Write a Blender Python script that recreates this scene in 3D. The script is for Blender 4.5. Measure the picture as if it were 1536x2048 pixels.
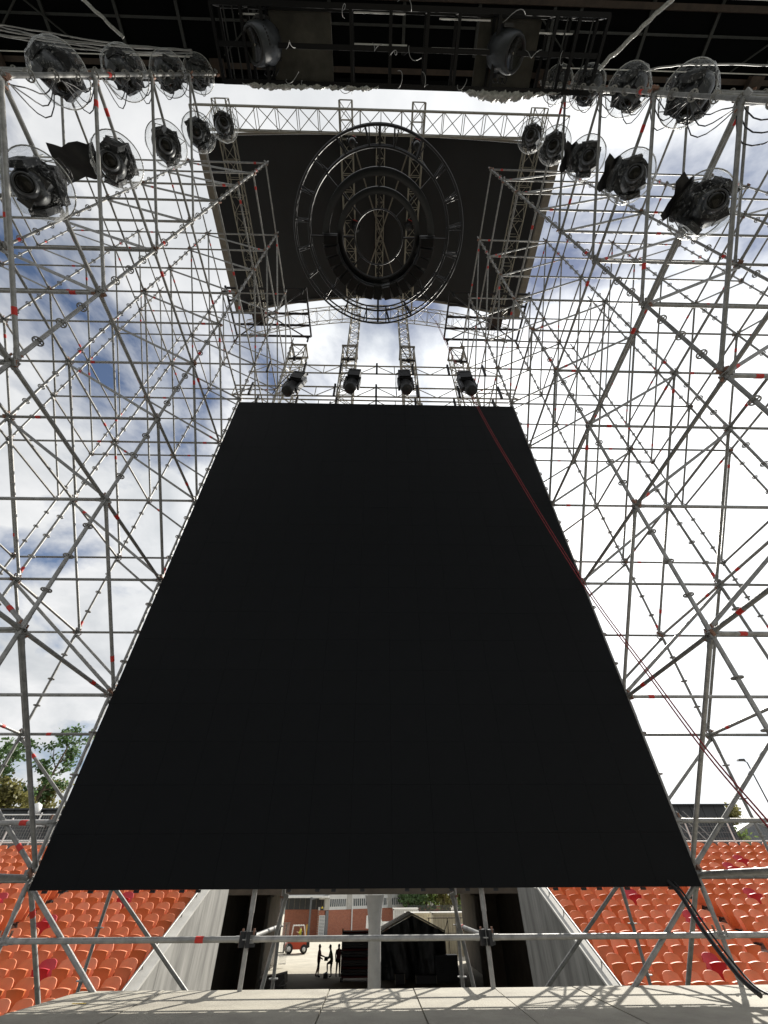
import bpy, bmesh, math, random
from mathutils import Vector, Matrix, Euler
from math import sin, cos, pi, radians
R = random.Random(7)
for o in list(bpy.data.objects): bpy.data.objects.remove(o)
SC = bpy.context.scene
COL = SC.collection

# ------------------------------------------------------------------ camera
CAM = Vector((3.890, -0.103, -0.112))
YAW, PIT, ROL, FPX = radians(-1.51), radians(42.814), radians(-0.366), 813.5
def cam_vec(a, b, fwd):
    x = a*cos(ROL)-b*sin(ROL); up = a*sin(ROL)+b*cos(ROL)
    y = fwd*cos(PIT)-up*sin(PIT); z = fwd*sin(PIT)+up*cos(PIT)
    return Vector((x*cos(YAW)-y*sin(YAW), x*sin(YAW)+y*cos(YAW), z))
cd = bpy.data.cameras.new('camera'); cam = bpy.data.objects.new('camera', cd); COL.objects.link(cam)
cx, cy, cz = cam_vec(1,0,0), cam_vec(0,1,0), -cam_vec(0,0,1)
M = Matrix((cx,cy,cz)).transposed().to_4x4(); M.translation = CAM
cam.matrix_world = M
cd.sensor_fit = 'HORIZONTAL'; cd.sensor_width = 36; cd.lens = FPX/1536*36
cd.clip_start = .02; cd.clip_end = 3000
SC.camera = cam
def px(p):
    d = Vector(p)-CAM
    w = -d.dot(cz)
    if w < .05: return (9e9, 9e9, w)
    return (768+FPX*d.dot(cx)/w, 1024-FPX*d.dot(cy)/w, w)

# ------------------------------------------------------------------ world, sun, exposure
SUN = Vector((.4335,.6845,.5861)).normalized()
W = bpy.data.worlds.new('World'); SC.world = W; W.use_nodes = True
nt = W.node_tree; nt.nodes.clear()
def N(t, **k):
    n = nt.nodes.new(t)
    for a, b in k.items(): setattr(n, a, b)
    return n
def math_n(op, a, b=None, clamp=False):
    n = N('ShaderNodeMath', operation=op); n.use_clamp = clamp
    for i, v in enumerate((a, b)):
        if v is None: continue
        if isinstance(v, (int, float)): n.inputs[i].default_value = v
        else: nt.links.new(v, n.inputs[i])
    return n.outputs[0]
sky = N('ShaderNodeTexSky', sky_type='NISHITA'); sky.sun_disc = False
sky.sun_elevation = math.asin(SUN.z); sky.sun_rotation = math.atan2(SUN.x, SUN.y)
sky.air_density = 1.0; sky.dust_density = 1.6
tc = N('ShaderNodeTexCoord')
sep = N('ShaderNodeSeparateXYZ'); nt.links.new(tc.outputs['Generated'], sep.inputs[0])
zz = math_n('MAXIMUM', math_n('ADD', sep.outputs[2], .32), .06)
cmb = N('ShaderNodeCombineXYZ')
nt.links.new(math_n('DIVIDE', sep.outputs[0], zz), cmb.inputs[0])
nt.links.new(math_n('DIVIDE', sep.outputs[1], zz), cmb.inputs[1])
def noise(scale, detail, rough, dist, off):
    mp = N('ShaderNodeMapping'); mp.inputs['Location'].default_value = off
    nt.links.new(cmb.outputs[0], mp.inputs[0])
    n = N('ShaderNodeTexNoise'); n.inputs['Scale'].default_value = scale; n.inputs['Detail'].default_value = detail
    n.inputs['Roughness'].default_value = rough; n.inputs['Distortion'].default_value = dist
    nt.links.new(mp.outputs[0], n.inputs['Vector']); return n.outputs['Fac']
def ramp(v, a, b, ca=(0,0,0,1), cb=(1,1,1,1)):
    r = N('ShaderNodeValToRGB'); r.color_ramp.elements[0].position = a; r.color_ramp.elements[1].position = b
    r.color_ramp.elements[0].color = ca; r.color_ramp.elements[1].color = cb
    nt.links.new(v, r.inputs[0]); return r.outputs[0]
mask = ramp(noise(2.1, 9, .56, .25, (3.1, 1.4, 0)), .345, .455)
shade = ramp(noise(3.4, 8, .6, .3, (7.7, 2.2, 0)), .3, .7, (.60,.63,.66,1), (1,1,1,1))
dot = N('ShaderNodeVectorMath', operation='DOT_PRODUCT'); dot.inputs[1].default_value = SUN
nt.links.new(tc.outputs['Generated'], dot.inputs[0])
d01 = math_n('MAXIMUM', dot.outputs['Value'], 0)
glow = math_n('ADD', math_n('MULTIPLY', math_n('POWER', d01, 4), 7.0), 6.2)   # clouds scatter light forward: brighter towards the sun
cl = N('ShaderNodeMix', data_type='RGBA', blend_type='MULTIPLY'); cl.inputs[0].default_value = 1
nt.links.new(shade, cl.inputs[6]); nt.links.new(glow, cl.inputs[7])
mx = N('ShaderNodeMix', data_type='RGBA'); nt.links.new(mask, mx.inputs[0])
dim = N('ShaderNodeMix', data_type='RGBA', blend_type='MULTIPLY'); dim.inputs[0].default_value = 1; dim.inputs[7].default_value = (.66,.67,.71,1)
nt.links.new(sky.outputs[0], dim.inputs[6]); nt.links.new(dim.outputs[2], mx.inputs[6]); nt.links.new(cl.outputs[2], mx.inputs[7])
bg = N('ShaderNodeBackground'); bg.inputs[1].default_value = .10
nt.links.new(mx.outputs[2], bg.inputs[0])
wo = N('ShaderNodeOutputWorld'); nt.links.new(bg.outputs[0], wo.inputs[0])
sl = bpy.data.lights.new('sun', 'SUN'); sl.energy = 5.0; sl.angle = radians(.5); sl.color = (1,.95,.86)
so = bpy.data.objects.new('sun', sl); COL.objects.link(so)
so.rotation_euler = (-SUN).to_track_quat('-Z','Y').to_euler(); so.location = (20, 40, 40)
vs = SC.view_settings; vs.view_transform = 'Standard'; vs.look = 'None'; vs.gamma = 1; vs.use_curve_mapping = False
vs.exposure = 0.62
SC.render.engine = 'CYCLES'
SC.cycles.max_bounces = 6; SC.cycles.transparent_max_bounces = 16

# ------------------------------------------------------------------ materials
MATS = {}
def mat(name, col, rough=.6, metal=0., var=.12, scale=6., bump=0., bscale=40., spec=.5, col2=None, stretch=None, rnd=0.):
    m = bpy.data.materials.new(name); m.use_nodes = True; t = m.node_tree; b = t.nodes['Principled BSDF']
    b.inputs['Roughness'].default_value = rough; b.inputs['Metallic'].default_value = metal
    b.inputs['Specular IOR Level'].default_value = spec
    co = t.nodes.new('ShaderNodeTexCoord'); src = co.outputs['Object']
    if stretch:
        mp = t.nodes.new('ShaderNodeMapping'); mp.inputs['Scale'].default_value = stretch
        t.links.new(src, mp.inputs[0]); src = mp.outputs[0]
    n = t.nodes.new('ShaderNodeTexNoise'); n.inputs['Scale'].default_value = scale; n.inputs['Detail'].default_value = 6
    n.inputs['Roughness'].default_value = .65
    t.links.new(src, n.inputs['Vector'])
    r = t.nodes.new('ShaderNodeValToRGB'); e = r.color_ramp.elements
    e[0].position = .3; e[1].position = .7
    lo = tuple(c*(1-var) for c in col); hi = tuple(min(1, c*(1+var)) for c in col)
    if col2: lo = col2; hi = col
    e[0].color = (*lo, 1); e[1].color = (*hi, 1)
    t.links.new(n.outputs['Fac'], r.inputs[0]); t.links.new(r.outputs[0], b.inputs['Base Color'])
    if rnd:
        oi = t.nodes.new('ShaderNodeObjectInfo'); mr = t.nodes.new('ShaderNodeMapRange'); mr.inputs[3].default_value = 1-rnd; mr.inputs[4].default_value = 1+rnd
        hs = t.nodes.new('ShaderNodeHueSaturation'); t.links.new(oi.outputs['Random'], mr.inputs[0]); t.links.new(mr.outputs[0], hs.inputs['Value'])
        mr2 = t.nodes.new('ShaderNodeMapRange'); mr2.inputs[3].default_value = 1+rnd*.5; mr2.inputs[4].default_value = 1-rnd*.8; t.links.new(oi.outputs['Random'], mr2.inputs[0]); t.links.new(mr2.outputs[0], hs.inputs['Saturation'])
        t.links.new(r.outputs[0], hs.inputs['Color']); t.links.new(hs.outputs[0], b.inputs['Base Color'])
    if bump:
        n2 = t.nodes.new('ShaderNodeTexNoise'); n2.inputs['Scale'].default_value = bscale; n2.inputs['Detail'].default_value = 4
        t.links.new(src, n2.inputs['Vector'])
        bp = t.nodes.new('ShaderNodeBump'); bp.inputs['Strength'].default_value = bump; bp.inputs['Distance'].default_value = .02
        t.links.new(n2.outputs['Fac'], bp.inputs['Height']); t.links.new(bp.outputs[0], b.inputs['Normal'])
    MATS[name] = m; return m
galv = mat('galvanised_steel', (.25,.247,.235), .5, .3, .35, 9, .15, 60, rnd=.22)
redt = mat('red_tape', (.55,.03,.02), .6)
rust = mat('rusty_clamp', (.24,.13,.09), .75, .1, .5, 30)
alu = mat('aluminium_truss', (.33,.31,.26), .5, .3, .2, 8)
blacks = mat('black_steel', (.009,.009,.010), .5, .1, .3, 12)
deepb = mat('deep_black_paint', (.0035,.0035,.004), .45, 0, .3, 12, spec=.22)
blackp = mat('black_plastic', (.009,.009,.010), .42, 0, .3, 14)
greyp = mat('grey_metal_casting', (.05,.052,.055), .42, .4, .2, 20)
silver = mat('satin_grey_casing', (.16,.17,.18), .35, .6, .2, 10)
darksil = mat('worn_dark_casing', (.028,.031,.034), .4, .2, .35, 7)
lensm = mat('lens_glass', (.007,.006,.004), .18, 0, .1, 4, spec=.25)
screenm = mat('screen_black', (.0042,.0048,.0055), .6, 0, .12, 2.0, spec=.12)
membr = mat('roof_membrane_black', (.0135,.0145,.0165), .7, 0, .25, .8, .3, 1.5)
tan = mat('tan_edge_beam', (.20,.18,.15), .7, 0, .2, 5)
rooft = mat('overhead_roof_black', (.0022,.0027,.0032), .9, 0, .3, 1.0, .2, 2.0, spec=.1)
strip = mat('roof_strip_grey', (.030,.032,.031), .5, .2, .3, 6)
brownb = mat('brown_roof_beam', (.045,.03,.022), .7, 0, .4, 6)
board = mat('drab_backing_board', (.06,.056,.045), .8, 0, .4, 3, .8, 5)
cablew = mat('white_cable', (.30,.30,.30), .5)
cableb = mat('black_cable', (.01,.01,.011), .5)
foil = mat('crumpled_clear_wrap', (.42,.42,.40), .25, .2, .35, 18, 1.0, 25)
roper = mat('dark_red_rope', (.22,.02,.025), .7, 0, .3, 40)
conc_d = mat('stage_ply_concrete', (.385,.36,.295), .85, 0, .16, 2.6, .35, 60, rnd=.06, col2=(.26,.24,.20))
deckg = mat('grey_side_deck', (.26,.26,.255), .8, 0, .15, 4, .2, 60)
concw = mat('streaked_concrete', (.33,.32,.295), .85, 0, .2, 1.3, .3, 14, col2=(.10,.097,.088), stretch=(1,1.5,.26))
conc = mat('plain_concrete', (.33,.32,.30), .85, 0, .2, 3, .2, 50)
concl = mat('pale_concrete', (.42,.41,.38), .8, 0, .15, 2, .15, 30)
grassm = mat('dark_ground', (.055,.06,.045), .95, 0, .4, .5, .3, 20)
dirt = mat('pale_yard_paving', (.40,.37,.30), .9, 0, .18, .7, .2, 30)
seato = mat('orange_seat_plastic', (.70,.205,.078), .55, 0, .14, 2.2, rnd=.09)
seatr = mat('red_seat_plastic', (.48,.018,.03), .42, 0, .12, 5)
seaty = mat('yellow_seat_plastic', (.62,.36,.03), .42, 0, .12, 5)
whitep = mat('white_paint', (.72,.72,.70), .5, 0, .08, 4)
darkshed = mat('dark_grey_cladding', (.05,.055,.06), .6, .1, .15, 2)
brick = None
creams = mat('cream_container_paint', (.55,.50,.38), .6, 0, .15, 2)
whitew = mat('white_rendered_wall', (.62,.62,.60), .8, 0, .1, 1)
glassd = mat('dark_window_glass', (.05,.065,.07), .12, 0, .2, 2, spec=.8)
orange = mat('forklift_orange_red', (.55,.07,.03), .4, 0, .1, 4)
rubber = mat('tyre_rubber', (.02,.02,.02), .8)
yellow = mat('yellow_paint', (.70,.48,.05), .5)
tarp = mat('black_tarpaulin', (.010,.012,.014), .35, 0, .3, 3, 1.0, 5)
bark = mat('tree_bark', (.13,.095,.065), .9, 0, .3, 6)
leaf = mat('green_foliage', (.075,.105,.03), .6, 0, .5, 1.2)
leafd = mat('deep_green_foliage', (.045,.075,.028), .6, 0, .45, 1.2)
leafy = mat('olive_foliage', (.16,.15,.05), .6, 0, .5, 1.0)
skin = mat('skin', (.36,.2,.14), .6)
clothr = mat('dark_red_shirt', (.16,.022,.02), .8)
clothg = mat('olive_yellow_shirt', (.17,.18,.05), .8)
clothd = mat('dark_trousers', (.018,.018,.02), .8)
hivis = mat('hi_vis_yellow', (.60,.62,.08), .7)
hair = mat('dark_hair', (.02,.015,.012), .6)
boot = mat('dark_boots', (.02,.016,.013), .6)
tunnel = mat('stained_dark_concrete', (.085,.070,.052), .9, 0, .3, 1.2, .2, 20)
sign_y = mat('sign_yellow', (.75,.55,.05), .5)

for nm_, k_ in (('green_foliage',2.0),('deep_green_foliage',2.3),('olive_foliage',1.25)):
    t_ = MATS[nm_].node_tree; b_ = t_.nodes['Principled BSDF']; o_ = t_.nodes['Material Output']
    cr_ = next(n for n in t_.nodes if n.type == 'VALTORGB')
    for e_ in cr_.color_ramp.elements: e_.color = tuple(min(1,c*k_) for c in e_.color[:3])+(1,)
    tl_ = t_.nodes.new('ShaderNodeBsdfTranslucent'); mx_ = t_.nodes.new('ShaderNodeMixShader'); mx_.inputs[0].default_value = .45
    t_.links.new(cr_.outputs[0], tl_.inputs[0]); t_.links.new(b_.outputs[0], mx_.inputs[1]); t_.links.new(tl_.outputs[0], mx_.inputs[2]); t_.links.new(mx_.outputs[0], o_.inputs[0])
def brick_mat():
    m = bpy.data.materials.new('red_brickwork'); m.use_nodes = True; t = m.node_tree; b = t.nodes['Principled BSDF']
    b.inputs['Roughness'].default_value = .85
    co = t.nodes.new('ShaderNodeTexCoord'); s = t.nodes.new('ShaderNodeSeparateXYZ'); c = t.nodes.new('ShaderNodeCombineXYZ')
    t.links.new(co.outputs['Object'], s.inputs[0]); t.links.new(s.outputs[0], c.inputs[0]); t.links.new(s.outputs[2], c.inputs[1])
    k = t.nodes.new('ShaderNodeTexBrick'); k.inputs['Scale'].default_value = 2.1; k.inputs['Mortar Size'].default_value = .018
    k.inputs['Color1'].default_value = (.40,.125,.065,1); k.inputs['Color2'].default_value = (.30,.085,.045,1)
    k.inputs['Mortar'].default_value = (.34,.26,.2,1)
    t.links.new(c.outputs[0], k.inputs['Vector']); t.links.new(k.outputs['Color'], b.inputs['Base Color'])
    return m
brick = brick_mat()
def dome_mat():
    m = bpy.data.materials.new('clear_wrinkled_plastic'); m.use_nodes = True; t = m.node_tree; t.nodes.clear()
    o = t.nodes.new('ShaderNodeOutputMaterial'); mix = t.nodes.new('ShaderNodeMixShader')
    tr = t.nodes.new('ShaderNodeBsdfTransparent'); tr.inputs[0].default_value = (.90,.91,.91,1)
    p = t.nodes.new('ShaderNodeBsdfPrincipled'); p.inputs['Base Color'].default_value = (.75,.76,.76,1); p.inputs['Roughness'].default_value = .22
    co = t.nodes.new('ShaderNodeTexCoord')
    n = t.nodes.new('ShaderNodeTexNoise'); n.inputs['Scale'].default_value = 7; n.inputs['Detail'].default_value = 5; n.inputs['Distortion'].default_value = 2.2
    t.links.new(co.outputs['Object'], n.inputs['Vector'])
    bp = t.nodes.new('ShaderNodeBump'); bp.inputs['Strength'].default_value = .8; bp.inputs['Distance'].default_value = .03
    t.links.new(n.outputs['Fac'], bp.inputs['Height']); t.links.new(bp.outputs[0], p.inputs['Normal'])
    lw = t.nodes.new('ShaderNodeLayerWeight'); lw.inputs[0].default_value = .30; t.links.new(bp.outputs[0], lw.inputs['Normal'])
    r = t.nodes.new('ShaderNodeMapRange'); r.interpolation_type = 'SMOOTHSTEP'; r.inputs[1].default_value = .25; r.inputs[3].default_value = .0; r.inputs[4].default_value = .42
    t.links.new(lw.outputs['Facing'], r.inputs[0])
    n3 = t.nodes.new('ShaderNodeTexNoise'); n3.inputs['Scale'].default_value = 9; n3.inputs['Detail'].default_value = 3; n3.inputs['Distortion'].default_value = 3.5
    t.links.new(co.outputs['Object'], n3.inputs['Vector'])
    r3 = t.nodes.new('ShaderNodeMapRange'); r3.inputs[1].default_value = .56; r3.inputs[2].default_value = .74; r3.inputs[3].default_value = .012; r3.inputs[4].default_value = .34
    t.links.new(n3.outputs['Fac'], r3.inputs[0])
    ad = t.nodes.new('ShaderNodeMath'); ad.operation = 'ADD'; t.links.new(r.outputs[0], ad.inputs[0]); t.links.new(r3.outputs[0], ad.inputs[1])
    t.links.new(ad.outputs[0], mix.inputs[0]); t.links.new(tr.outputs[0], mix.inputs[1]); t.links.new(p.outputs[0], mix.inputs[2])
    t.links.new(mix.outputs[0], o.inputs[0]); return m
domem = dome_mat()

# ------------------------------------------------------------------ mesh helpers
class MB:
    def __init__(s): s.v = []; s.f = []; s.m = []; s.s = []
    def add(s, vs, fs, mi=0, smooth=False):
        b = len(s.v); s.v += [tuple(v) for v in vs]
        for f in fs: s.f.append(tuple(i+b for i in f)); s.m.append(mi); s.s.append(smooth)
        return s
    def tube(s, p, q, r=.024, n=8, mi=0, r2=None, cap=True):
        p = Vector(p); q = Vector(q); d = (q-p)
        if d.length < 1e-6: return s
        d.normalize(); a = d.orthogonal().normalized(); b = d.cross(a); r2 = r if r2 is None else r2
        vs = []
        for c, rr in ((p, r), (q, r2)):
            for i in range(n):
                t = 2*pi*i/n; vs.append(c+(a*cos(t)+b*sin(t))*rr)
        fs = [(i, (i+1) % n, n+(i+1) % n, n+i) for i in range(n)]
        s.add(vs, fs, mi, True)
        if cap: s.add(vs, [tuple(range(n-1,-1,-1)), tuple(range(n, 2*n))], mi)
        return s
    def path(s, pts, r=.01, n=6, mi=0):
        pts = [Vector(p) for p in pts]; k = len(pts); vs = []; ref = Vector((.31,.22,.93))
        for i, p in enumerate(pts):
            d = (pts[min(i+1, k-1)]-pts[max(i-1, 0)]).normalized()
            a = d.cross(ref).normalized(); b = d.cross(a)
            rr = r[i] if isinstance(r, (list, tuple)) else r
            for j in range(n):
                t = 2*pi*j/n; vs.append(p+(a*cos(t)+b*sin(t))*rr)
        fs = [(i*n+j, i*n+(j+1) % n, (i+1)*n+(j+1) % n, (i+1)*n+j) for i in range(k-1) for j in range(n)]
        s.add(vs, fs, mi, True); s.add(vs, [tuple(range(n)), tuple(range((k-1)*n, k*n))], mi); return s
    def box(s, c, size, rot=None, mi=0):
        c = Vector(c); hx, hy, hz = (x/2 for x in size)
        vs = [Vector((x, y, z)) for x in (-hx, hx) for y in (-hy, hy) for z in (-hz, hz)]
        if rot is not None: vs = [rot @ v for v in vs]
        return s.add([v+c for v in vs], [(0,1,3,2),(4,6,7,5),(0,4,5,1),(2,3,7,6),(0,2,6,4),(1,5,7,3)], mi)
    def bar(s, p, q, w, h, mi=0):
        p = Vector(p); q = Vector(q); d = q-p; L = d.length
        rot = d.to_track_quat('X', 'Z').to_matrix()
        return s.box((p+q)/2, (L, w, h), rot, mi)
    def prism(s, poly, ext, mi=0):
        poly = [Vector(p) for p in poly]; ext = Vector(ext); n = len(poly)
        return s.add(poly+[p+ext for p in poly], [tuple(range(n-1,-1,-1)), tuple(range(n, 2*n))]+[(i, (i+1) % n, n+(i+1) % n, n+i) for i in range(n)], mi)
    def lathe(s, prof, c=(0,0,0), n=20, mi=0, axis=None):
        c = Vector(c); rot = Vector(axis).to_track_quat('Z','Y').to_matrix() if axis is not None else None
        vs = []
        for r, z in prof:
            for i in range(n):
                t = 2*pi*i/n; v = Vector((r*cos(t), r*sin(t), z))
                if rot is not None: v = rot @ v
                vs.append(v+c)
        fs = [(k*n+i, k*n+(i+1) % n, (k+1)*n+(i+1) % n, (k+1)*n+i) for k in range(len(prof)-1) for i in range(n)]
        return s.add(vs, fs, mi, True)
    def hoop(s, c, rad, r=.02, n=64, m=6, mi=0, a0=0, a1=2*pi):
        c = Vector(c); vs = []; full = abs(a1-a0-2*pi) < 1e-6; k = n if full else n+1
        for i in range(k):
            t = a0+(a1-a0)*i/n
            for j in range(m):
                u = 2*pi*j/m; vs.append(c+Vector(((rad+r*cos(u))*cos(t), (rad+r*cos(u))*sin(t), r*sin(u))))
        fs = [(i*m+j, i*m+(j+1) % m, ((i+1) % k)*m+(j+1) % m, ((i+1) % k)*m+j) for i in range(n) for j in range(m)]
        return s.add(vs, fs, mi, True)
    def mesh(s, name, mats):
        me = bpy.data.meshes.new(name); me.from_pydata(s.v, [], s.f)
        for m in (mats if isinstance(mats, (list, tuple)) else [mats]): me.materials.append(m)
        me.polygons.foreach_set('material_index', s.m); me.polygons.foreach_set('use_smooth', s.s)
        me.update(); return me
    def obj(s, name, mats, parent=None, **kw):
        return link(name, s.mesh(name, mats), parent, **kw)
def link(name, me, parent=None, loc=None, rot=None, **props):
    o = bpy.data.objects.new(name, me); COL.objects.link(o)
    if parent: o.parent = parent
    if loc is not None: o.location = loc
    if rot is not None: o.rotation_euler = rot
    for k, v in props.items(): o[k] = v
    return o
def thing(name, label, cat, loc=(0,0,0), group=None, rz=0):
    o = bpy.data.objects.new(name, None); COL.objects.link(o); o.location = loc; o.rotation_euler = (0,0,rz)
    o['label'] = label; o['category'] = cat; o.empty_display_size = .2
    if group: o['group'] = group
    return o
def tag(o, label, cat, group=None):
    o['label'] = label; o['category'] = cat
    if group: o['group'] = group
    return o
def copy_tree(o, parent=None):
    c = o.copy(); COL.objects.link(c)
    if parent: c.parent = parent
    for ch in list(o.children): copy_tree(ch, c)
    return c
ORD = ['first','second','third','fourth','fifth','sixth','seventh','eighth','ninth','tenth','eleventh','twelfth','thirteenth','fourteenth','fifteenth','sixteenth','seventeenth','eighteenth','nineteenth','twentieth']

FZ = -.86      # stage floor
GZ = -5.2      # yard ground
# ------------------------------------------------------------------ SETTING: ground, stage floor, terraces
g = MB(); g.add([(-400,-200,GZ),(400,-200,GZ),(400,900,GZ),(-400,900,GZ)], [(0,1,2,3)])
g.obj('ground', grassm, kind='structure')
MB().add([(-60,21,GZ+.004),(70,21,GZ+.004),(70,160,GZ+.004),(-60,160,GZ+.004)], [(0,1,2,3)]).obj('yard_paving', dirt, kind='structure')
sf = MB(); sf.box((4.4,.1,FZ-.16), (7.3,12.3,.2)); sf = sf.obj('stage_floor', blacks, kind='structure')
xs = [.86,1.80,3.47,4.33,5.16,5.98,6.9,8.05]
ys = [-6,-3.6,-1.2,1.2,3.4,6.3]
for i in range(len(xs)-1):
    for j in range(len(ys)-1):
        x0,x1,y0,y1 = xs[i]+.006, xs[i+1]-.006, ys[j]+.005, ys[j+1]-.005
        dz = R.uniform(-.004,.004)
        p = MB()
        if i == 0 and j == 4:
            p.prism([(x0,y0,FZ-.055),(x1,y0,FZ-.055),(x1,y1,FZ-.055),(x0+.09,y1,FZ-.055),(x0,5.3,FZ-.055)], (0,0,.055+dz))
        else:
            p.box(((x0+x1)/2,(y0+y1)/2,FZ-.03+dz/2), (x1-x0,y1-y0,.055+dz))
        p.obj('deck_panel', conc_d, sf)
ym = MB(); ym.box((1.28,5.62,FZ+.008),(.12,.02,.003)); ym.obj('tape_mark', yellow, sf)
MB().box((-4.6,.0,FZ-.33), (10.7,12.3,.3)).obj('side_deck', deckg, kind='structure')
MB().box((13.4,.0,FZ-.33), (10.5,12.0,.3)).obj('side_deck', deckg, kind='structure')
MB().box((9.0,3.0,FZ-.12), (1.8,6.0,.24)).obj('stage_wing', conc_d, kind='structure')

ROWS = list(range(-1,13))
rowY = lambda i: 14.2+.65*i
rowZ = lambda i: -2.42+.24*i            # tread height
TX = {'left': (-40.,-1.75), 'right': (9.7,48.)}
for side in ('left','right'):
    te = MB(); x0, x1 = TX[side]
    te.box(((x0+x1)/2, 13.0, -4.0), (x1-x0, .2, 3.0)); te = te.obj('seating_terrace', conc, kind='structure')
    for i in ROWS:
        zt = rowZ(i)
        xa, xb = (x0, x1-(1.8 if i > 9 else 0)) if side == 'left' else (x0+(1.8 if i > 9 else 0), x1)
        MB().box(((xa+xb)/2, rowY(i)-.1+.004*i, (zt+GZ)/2), (xb-xa, .655, zt-GZ)).obj('terrace_step', conc, te)
    MB().box(((xa+xb)/2, 24.2, (.66+GZ)/2), (xb-xa, 4.4, .66-GZ)).obj('concourse', conc, te)
    # aisle stair: half steps
    ax = -6.3 if side == 'left' else 14.25
    st = MB(); st.box((ax, 13.2, -3.9), (.95,.3,2.2)); st = st.obj('aisle_stair', concl, kind='structure')
    for i in ROWS:
        for h in (0,1):
            zt = rowZ(i)+.12*h
            MB().box((ax, rowY(i)-.262+.325*h, zt-.05+.012), (.95, .322, .14)).obj('stair_tread', concl, st)

# deck over the tunnel (concourse bridge)
dk = MB(); dk.box((4,41.1,.17), (60,29.8,.94)); dk = dk.obj('concourse_deck', tunnel, kind='structure')
dr = MB()
for k in range(60):
    dr.box((-6+k*.33, 55.98, -.34+R.uniform(-.03,.02)), (.05,.05,.1))
dr.obj('drip_fringe', blacks, dk, kind='stuff')
# tunnel mouth wing walls: sloping streaked concrete with coping and tube rail
for side, X, sgn in (('left',-1.45,-1),('right',9.4,1)):
    t = thing('tunnel_wall', 'streaked concrete wing wall of the tunnel mouth, %s of the stage' % side, 'wall', (X,14,GZ), 'concrete wing walls of the tunnel')
    yb = (12.6,15.3,18.0,20.8)
    zt = lambda y: -1.76+(y-14.2)*.42
    for a, b in zip(yb[:-1], yb[1:]):
        p = MB(); y0, y1 = a+.008-14, b-.008-14
        z0, z1 = zt(a)-GZ, zt(b)-GZ
        p.prism([(0,y0,0),(0,y1,0),(0,y1,min(z1,5.3)),(0,y0,z0)], (sgn*.22,0,0)); p.obj('wall_panel', concw, t)
    c = MB(); c.bar((sgn*.1,-1.5,zt(12.5)-GZ+.03),(sgn*.1,6.8,zt(20.8)-GZ+.03), .34, .06); c.obj('coping', concl, t)
    r = MB(); r.tube((sgn*.16,-1.5,zt(12.5)-GZ+.16),(sgn*.16,6.8,zt(20.8)-GZ+.16), .026)
    for k in range(9): y = -1.3+k*.98; r.tube((sgn*.16,y,zt(y+14)-GZ+.02),(sgn*.16,y,zt(y+14)-GZ+.16), .016)
    r.obj('rail', galv, t)
    h = MB(); pts = [(-sgn*.01,.9+.12*sin(q*pi/6)*1.0,3.1-.09*q) for q in range(7)]; h.path(pts, .035); h.obj('hose_loop', cableb, t)
    # dark side wall and piers further in
    MB().box((X+sgn*3.6, 38.5, -2.72), (.4, 35, 4.9)).obj('tunnel_side_wall', tunnel, kind='structure')
    pi_ = thing('concrete_pier', 'dark brown stained pier inside the tunnel, %s side' % side, 'pier', (X+sgn*2.6,40,GZ), 'piers in the tunnel')
    MB().box((0,0,2.35),(1.3,1.3,4.7)).obj('shaft', tunnel, pi_); MB().box((0,0,4.78),(1.7,1.7,.2)).obj('cap', tunnel, pi_)
# round flared column
col = thing('concrete_column', 'pale round concrete column with flared top in the tunnel opening', 'column', (4.02,23.0,GZ))
MB().lathe([(.245,0),(.245,4.0),(.255,4.1),(.30,4.5),(.37,4.8),(.40,4.9)], n=28).obj('shaft', concl, col)
MB().lathe([(.36,0),(.36,.12),(.25,.16)], n=28).obj('base', concl, col)

# ------------------------------------------------------------------ SCAFFOLD
BX, BY, LZ = 2.57, 2.07, 2.0
def tube_mesh(name, L, tape):
    m = MB(); e = .055
    m.tube((e,0,0),(L-e,0,0), .0246, 8, 0, cap=False)
    for x, s in ((e,1),(L-e,-1)):
        m.box((x-s*.012,0,0), (.055,.03,.062), mi=0); m.box((x+s*.005,0,.03), (.02,.012,.1), mi=2)
        m.tube((x+s*.015,0,0),(x+s*.07,0,0), .0275, 8, 0)
    if tape: m.tube((tape,0,0),(tape+.085,0,0), .0275, 8, 1)
    return m.mesh(name, [galv, redt, rust])
TM = {}
def tube_obj(name, p, q, parent, origin):
    p = Vector(p); q = Vector(q); L = (q-p).length
    k = R.choice((0,0,1,2)); key = (name, round(L,2), k)
    if key not in TM: TM[key] = tube_mesh(name, L, (0,.32,L-.55)[k] if k else 0)
    o = link(name, TM[key], parent); o.location = p-origin
    o.rotation_euler = (q-p).to_track_quat('X','Z').to_euler(); return o
def rosette_mb(m, c=(0,0,0)):
    c = Vector(c); n = 14; vs = []
    for r in (.062,.047):
        for z in (-.005,.005):
            for i in range(n): t = 2*pi*i/n; vs.append(c+Vector((r*cos(t), r*sin(t), z)))
    def rg(a, b): return [(a*n+i, a*n+(i+1) % n, b*n+(i+1) % n, b*n+i) for i in range(n)]
    m.add(vs, rg(0,1)+rg(1,3)+rg(3,2)+rg(2,0))
    for k in range(6):
        t = pi*k/3; d = Vector((cos(t), sin(t), 0))
        m.bar(c+d*.022, c+d*.05, .012, .009)
    m.tube(c+Vector((0,0,-.014)), c+Vector((0,0,.014)), .029, 8)
ros_me = (lambda m: (rosette_mb(m), m.mesh('rosette', [galv]))[1])(MB())
SM = {}
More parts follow.
